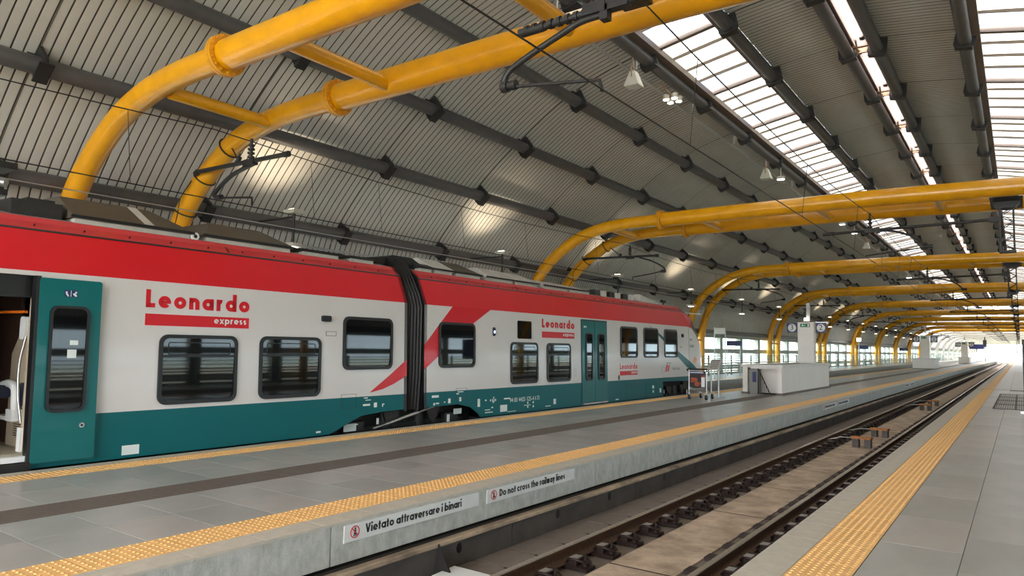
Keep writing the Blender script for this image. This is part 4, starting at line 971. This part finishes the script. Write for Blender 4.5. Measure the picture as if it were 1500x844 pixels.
t = thing('camera_bracket', 'dark camera and bracket at the left edge above the train', 'camera', (-14.0, 4.5, 3.9))
b = MB(); b.box(-.3, -.2, .55, .3, .25, .66); b.box(-.05, -.05, .1, .05, .05, .55); b.box(-.2, -.1, .1, .25, .15, .2); b.build('bracket', M_black, t); b = MB(); b.tube([(.1, -.1, .35), (.3, .1, .3)], .08, 10); b.build('camera_body', M_steel, t)
# ------------------------------------------------------------------ stair boxes
def stair_box(lab, x0, x1, y0, y1, first):
    t = thing('stair_enclosure', lab, 'stairwell', ((x0+x1)/2, (y0+y1)/2, 0)); O = ((x0+x1)/2, (y0+y1)/2, 0)
    def P(nm, b, m, **k): return b.build(nm, m, t, O, **k)
    if first:
        b = MB(); b.box(x1-.16, y0, .08, x1, y1-.16, 1.02); P('side_wall', b, M_wall)
        b = MB(); b.box(x0, y0, .08, x0+.18, y0+.16, 1.02); b.box(x0, y0+.16, .08, x0+.14, y1-.16, 1.02); P('side_wall', b, M_wall)
        b = MB(); b.box(x0, y1-.16, .08, x1, y1, 1.02); P('end_wall', b, M_wall)
        b = MB(); b.box(x0+.30, y0+.005, .96, x1-.16, y0+.12, 1.02); P('lintel', b, M_wall)
        b = MB(); b.box(x0-.04, y0-.05, 1.02, x0+.2, y1+.04, 1.13); b.box(x1-.22, y0-.05, 1.02, x1+.05, y1+.04, 1.13); b.box(x0+.2, y1-.2, 1.02, x1-.22, y1+.04, 1.13); b.box(x0+.2, y0-.03, 1.02, x1-.22, y0+.1, 1.12); P('coping', b, M_wallt)
        b = MB(); b.box(x0-.03, y0-.03, 0, x0+.22, y0+.2, .08); b.box(x1-.2, y0-.03, 0, x1+.03, y1+.03, .08); b.box(x0-.03, y0+.2, 0, x0+.16, y1, .08); P('plinth', b, M_plinth)
        b = MB(); b.box(x0+.20, y0+.12, 0, x0+.56, y0+.5, .95); P('metal_cabinet', b, M_cab, label='stainless steel cabinet'); b = MB(); b.box(x0+.34, y0+.10, .45, x0+.48, y0+.12, .84); P('blue_notice', b, M_blue)
        b = MB(); b.box(x0+.14, y0+.95, .0, x1-.16, y0+1.0, 1.02); P('inner_wall', b, M_wall)
        b = MB(); b.tube([(x0+.58, y0+.02, .98), (x1-.44, y0+.02, .06)], .022, 8); b.tube([(x0+.58, y0+.02, 0), (x0+.58, y0+.02, .98)], .022, 8); b.tube([(x0+.2, y0+.02, .95), (x0+.58, y0+.02, .98)], .016, 8); P('handrail', b, M_black)
        for i in range(1, 6):
            x = x0+.58+(x1-.44-x0-.58)*i/6; zt = .98+(.06-.98)*i/6; b = MB(); b.tube([(x, y0+.02, 0), (x, y0+.02, zt)], .012, 6); P('baluster', b, M_black)
        for i in range(1, 6):
            b = MB(); b.box(x0+.14, y0+.16+.15*i, .0, x1-.36, y0+.17+.15*i, .0+.02); P('step_edge', b, M_joint)
    else:
        b = MB(); b.box(x0, y0, .08, x1, y1, 1.04); P('side_wall', b, M_wall); b = MB(); b.box(x0-.04, y0-.04, 1.04, x1+.04, y1+.04, 1.14); P('coping', b, M_wallt); b = MB(); b.box(x0-.02, y0-.02, 0, x1+.02, y1+.02, .08); P('plinth', b, M_plinth)
    return t
stair_box('white clad stair enclosure on the island platform, nearest one past the train', -8.72, -7.27, 27.6, 35.7, True)
stair_box('grey stair enclosure further along the island platform', -9.36, -7.30, 86.7, 91.4, False)
stair_box('small stair enclosure near the far end of the island platform', -9.0, -7.3, 150, 156, False)
def info_column(lab, xc, yc, w_, z0, h, s, first):
    t = thing('sign_column', lab, 'sign', (xc, yc, z0+.045))
    b = MB(); b.box(-w_/2, -.2, 0, w_/2, .25, h-z0-.045); b.build('column_body', M_wall, t)
    for sg, n_ in ((-1, '3'), (1, '2')):
        b = MB(); xs = sg*(w_/2+.245*s) if sg < 0 else (w_/2+.30*s); b.box(xs-.225*s, -.2, h-z0-.52*s, xs+.225*s, -.15, h-z0-.08*s); p = b.build('platform_sign', M_blue, t, label='dark blue sign with a circled %s' % n_)
        b = MB(); b.prism(circ(xs, h-z0-.30*s, .175*s, 24), 'y', -.206, -.2); b.build('white_disc', M_signw, p)
        font_obj('number', n_, .34*s, M_ink, p, (xs, -.208, h-z0-.295*s), '-y')
    b = MB(); b.box(-w_/2, -.16, h-z0+.0, -w_/2-.01, -.1, h-z0); b.box(w_/2+.07*s, -.18, h-z0-.12*s, w_/2+.6*s, -.15, h-z0-.04*s); b.box(w_/2, -.17, h-z0-.06, w_/2+.62*s, -.14, h-z0-.03); b.build('sign_arm', M_steel, t)
    b = MB(); b.box(-w_*.34, -.215, h-z0-.27*s, w_*.26, -.2, h-z0-.11*s); p = b.build('exit_sign', M_green, t, label='green emergency exit sign')
    b = MB(); b.prism(circ(-w_*.2, h-z0-.15*s, .016*s, 8), 'y', -.218, -.215); b.prism([(-w_*.25, h-z0-.23*s), (-w_*.2, h-z0-.16*s), (-w_*.12, h-z0-.17*s), (-w_*.13, h-z0-.23*s)], 'y', -.218, -.215); b.prism([(.0, h-z0-.2*s), (-.05, h-z0-.17*s), (-.05, h-z0-.23*s)], 'y', -.218, -.215)
    b.prism([(w_*.12, h-z0-.25*s), (w_*.22, h-z0-.25*s), (w_*.22, h-z0-.13*s), (w_*.12, h-z0-.13*s)], 'y', -.218, -.215); b.build('exit_symbol', M_signw, p)
    b = MB(); b.box(.0, -.05, h-z0, .14, .1, h-z0+.82); b.build('camera_post', M_unitp, t)
    b = MB(); b.tube([(-.08, -.1, h-z0+.55), (-.08, .1, h-z0+.55)], .07, 10); b.tube([(-.1, -.1, h-z0+.38), (0, -.1, h-z0+.38)], .04, 8); b.build('camera', M_black, t)
    b = MB(); b.box(-.07, -.16, h-z0+.02, .02, -.05, h-z0+.14); b.build('lamp', M_lampw, t); return t
info_column('white column with circled 3 and 2 signs rising from the stair enclosure', -7.84, 34.0, .69, 1.1, 2.97, 1, True)
info_column('second sign column standing on the further stair enclosure', -8.35, 88.5, .85, 1.1, 3.6, 1.5, False)
info_column('sign column standing at the far end of the island platform', -8.15, 152, 1.0, 1.1, 3.9, 1.9, False)
# ------------------------------------------------------------------ platform furniture
t = thing('luggage_trolley', 'luggage trolley with an advertising panel by the nose of the train', 'trolley', (-8.72, 22.9, 0))
ang = radians(0)
b = MB(); b.tube([(-.30, 0, .10), (-.30, 0, 1.0)], .016, 8); b.tube([(.30, 0, .10), (.30, 0, 1.0)], .016, 8); b.tube([(-.30, 0, .36), (.30, 0, .36)], .014, 8); b.tube([(-.28, 0, .36), (-.22, .85, .16)], .014, 6); b.tube([(.28, 0, .36), (.22, .85, .16)], .014, 6)
b.tube([(-.25, .25, .3), (.25, .25, .3)], .012, 6); b.tube([(-.24, .55, .24), (.24, .55, .24)], .012, 6); b.tube([(-.22, .85, .16), (.22, .85, .16)], .012, 6); b.build('frame', M_silver, t)
b = MB(); b.tube([(-.34, -.10, .98), (-.30, -.02, 1.0), (.30, -.02, 1.0), (.34, -.10, .98)], .026, 8); b.tube([(-.34, -.10, .98), (-.32, .0, .92)], .02, 8); b.tube([(.34, -.10, .98), (.32, .0, .92)], .02, 8); b.build('handle', M_rubber, t)
b = MB(); b.box(-.27, -.02, .40, .27, 0, .93); p = b.build('advert_panel', M_ink, t, label='dark advertising panel with food pictures')
b = MB(); b.prism(rr(-.25, .56, .0, .72, .05, 3), 'y', -.024, -.02); b.prism(rr(-.1, .44, .12, .58, .05, 3), 'y', -.0245, -.02); b.box(.12, -.024, .70, .26, -.02, .82); b.build('panel_pictures', M_poster, p)
b = MB(); b.box(-.27, -.025, .84, .27, -.02, .93); b.build('panel_header', M_blue, p)
b = MB(); b.box(.13, -.025, .42, .25, -.02, .74); b.build('panel_text', M_signw, p)
b = MB(); b.box(-.25, -.028, .875, .2, -.025, .90); b.build('panel_text', M_signw, p)
for x, y in ((-.29, 0), (.29, 0), (-.2, .82), (.2, .82)):
    b = MB(); b.tube([(x-.025, y, .085), (x+.025, y, .085)], .085, 16, 0, True, False); b.tube([(x-.04, y, .085), (x+.04, y, .085)], .02, 8, 1); b.box(x-.035, y-.02, .08, x+.035, y+.02, .22, 1); b.build('wheel', [M_rubber, M_steel], t)
t = thing('notice_stand', 'steel reading stand with a tilted notice board past the trolley', 'stand', (-8.76, 24.55, 0))
for x in (-.10, .16):
    b = MB(); b.tube([(x, 0, .02), (x, 0, 1.02)], .03, 10); b.build('leg', M_steel, t)
b = MB(); b.box(-.28, -.16, 0, .34, .16, .02); b.build('foot_plate', M_steel, t)
b = MB(); b.prism([(-.20, .97), (-.18, .95), (.18, 1.27), (.16, 1.30)], 'x', -.16, .22); q = b.build('notice_board', M_unitp, t)
b = MB()
for i in range(9):
    y = -.19+.045*i; z = .978+.0367*i; b.add([(-.12, y*.85, z+.028), (.18, y*.85, z+.028), (.18, y*.85+.015, z+.042), (-.12, y*.85+.015, z+.042)], [(0, 1, 2, 3)])
b.build('braille_rows', M_ink, q)
t = thing('sign_stand', 'dark steel post with base plate at the right edge of the near platform', 'post', (.10, 25.9, 0))
b = MB(); b.box(-.05, -.05, 0, .05, .05, 2.15); b.build('post', M_black, t); b = MB(); b.box(-.14, -.22, 0, .22, .22, .05); b.build('foot_plate', M_steel, t); b = MB(); b.box(.02, -.03, 1.2, .7, .03, 2.1); b.build('board', M_blue, t)
t = thing('floor_grate', 'long dark floor grate set in the near platform at the right', 'grate', (0, 27.1, 0))
for y0 in (0, 2.6, 5.2, 7.8):
    b = MB(); b.ring([(-.76, y0), (.9, y0), (.9, y0+2.55), (-.76, y0+2.55)], [(-.71, y0+.05), (.85, y0+.05), (.85, y0+2.5), (-.71, y0+2.5)], 'z', .001, .012); b.box(-.18, y0+.05, .001, -.14, y0+2.5, .012); b.box(.34, y0+.05, .001, .38, y0+2.5, .012); p = b.build('grate_frame', M_wallc, t)
    me = None
    for i in range(26):
        if me is None: b = MB(); b.box(0, y0+.05, .001, .03, y0+2.5, .009); o = b.build('slat', M_purlin, p); me = o.data
        else: o = link('slat', me, p)
        o.location = (-.69+.06*i, 0, 0)
def beam_sign(lab, x, y, z, w_, h_, m):
    t = thing('name_sign', lab, 'sign', (x, y, z)); b = MB(); b.box(-w_/2, -.05, 0, w_/2, .05, h_); b.build('sign_board', m, t)
    b = MB(); b.box(-w_/2+.1, -.02, h_, -w_/2+.14, .02, 2.9-z if 2.9-z > h_ else h_+.5); b.box(w_/2-.14, -.02, h_, w_/2-.1, .02, 2.9-z if 2.9-z > h_ else h_+.5); b.build('hanger', M_steel, t); return t
t = thing('notice_gantry', 'tall slim white frame with a box sign on the side platform', 'sign', (-14.2, 40.8, 0))
for x in (-.32, .32):
    b = MB(); b.tube([(x, 0, 0), (x, 0, 2.95)], .03, 8); b.build('pole', M_signw, t)
b = MB(); b.box(-.32, -.1, 2.55, .32, .1, 2.9); b.build('sign_box', M_wallt, t)
t = thing('name_sign', 'blue station name board on the side platform', 'sign', (-14.7, 44.8, 0)); b = MB(); b.box(-.46, -.04, 1.9, .46, .04, 2.22); b.build('sign_board', M_blue, t)
for x in (-.4, .4):
    b = MB(); b.tube([(x, 0, 0), (x, 0, 1.9)], .025, 6); b.build('pole', M_steel, t)
for yy, l_ in ((92, 'small blue sign on the side platform, beyond the stair enclosure'), (128, 'small blue sign on the side platform, far along')):
    t = thing('name_sign', l_, 'sign', (-15.0, yy, 0)); b = MB(); b.box(-.6, -.04, 2.0, .6, .04, 2.45); b.build('sign_board', M_blue, t); b = MB(); b.tube([(0, 0, 0), (0, 0, 2.0)], .04, 6); b.build('pole', M_steel, t)
t = thing('lamp_box', 'white glowing lamp box on a post beside an arch foot', 'lamp', (-15.0, 89.5, 0)); b = MB(); b.tube([(0, 0, 0), (0, 0, 2.9)], .05, 8); b.build('pole', M_steel, t); b = MB(); b.box(-.2, -.1, 2.9, .2, .1, 3.25); b.build('lamp_glass', M_lampw, t)
t = thing('station_sign', 'wide blue sign board on a thin post far down the island platform', 'sign', (-8.9, 215, 0)); b = MB(); b.box(-1.6, -.05, 3.0, 1.6, .05, 4.2); b.build('sign_board', M_blue, t); b = MB(); b.tube([(0, 0, 0), (0, 0, 3)], .09, 8); b.build('pole', M_black, t)
t = thing('signal_post', 'tall railway signal post with a round red sign at the far platform end', 'signal', (-7.4, 222, 0)); b = MB(); b.tube([(0, 0, 0), (0, 0, 8.2)], .12, 8); b.build('pole', M_black, t)
b = MB(); b.box(-.4, -.3, 3.6, .4, .1, 5.4); b.build('signal_head', M_black, t); b = MB(); b.prism(circ(.75, 7.7, .55, 20), 'y', -.05, .05); p = b.build('round_sign', M_redink, t); b = MB(); b.box(.4, -.08, 7.55, 1.1, -.05, 7.85); b.build('sign_bar', M_signw, p)
t = thing('end_post', 'thin grey mast near the far end of the near platform', 'mast', (-.75, 246, 0)); b = MB(); b.tube([(0, 0, 0), (0, 0, 7)], .14, 8); b.build('pole', M_steel, t)
# signs on the platform face
def face_sign(lab, y0, txt, far=False):
    t = thing('warning_sign', lab, 'sign', (-5.216, y0, -.12), 'warning signs on the platform face')
    b = MB(); L = 2.04; b.prism([(0, -.085), (L, -.075), (L, .075), (0, .075)], 'x', .0, .012); b.build('sign_plate', M_signp, t)
    b = text_mb(txt, .265 if txt[0] == 'V' else .245, -.035, 1.455 if txt[0] == 'V' else 1.53, .085, .20, .003); b.xf(lambda x, y, z: (x+.012, y, z)); b.build('lettering', M_ink, t)
    b = MB(); b.ring(circ(.13, 0, .058, 24), circ(.13, 0, .049, 24), 'x', .012, .015); b.prism([(.085, .035), (.093, .042), (.175, -.035), (.167, -.042)], 'x', .0151, .017); b.build('red_ring', M_redink, t)
    b = MB(); b.prism(circ(.132, .032, .010, 10), 'x', .012, .015); b.prism([(.118, .02), (.145, .02), (.142, -.005), (.150, -.04), (.138, -.04), (.131, -.012), (.122, -.042), (.112, -.042), (.121, -.002)], 'x', .012, .015); b.build('walking_figure', M_ink, t)
    return t
for k, nm in enumerate(('nearest', 'second', 'third', 'fourth', 'fifth')):
    y = 4.65+20*k
    face_sign('long plate reading Vietato attraversare i binari, %s on the platform face' % nm, y+.02, 'Vietato attraversare i binari'); face_sign('long plate reading Do not cross the railway lines, %s on the platform face' % nm, y+2.22, 'Do not cross the railway lines')
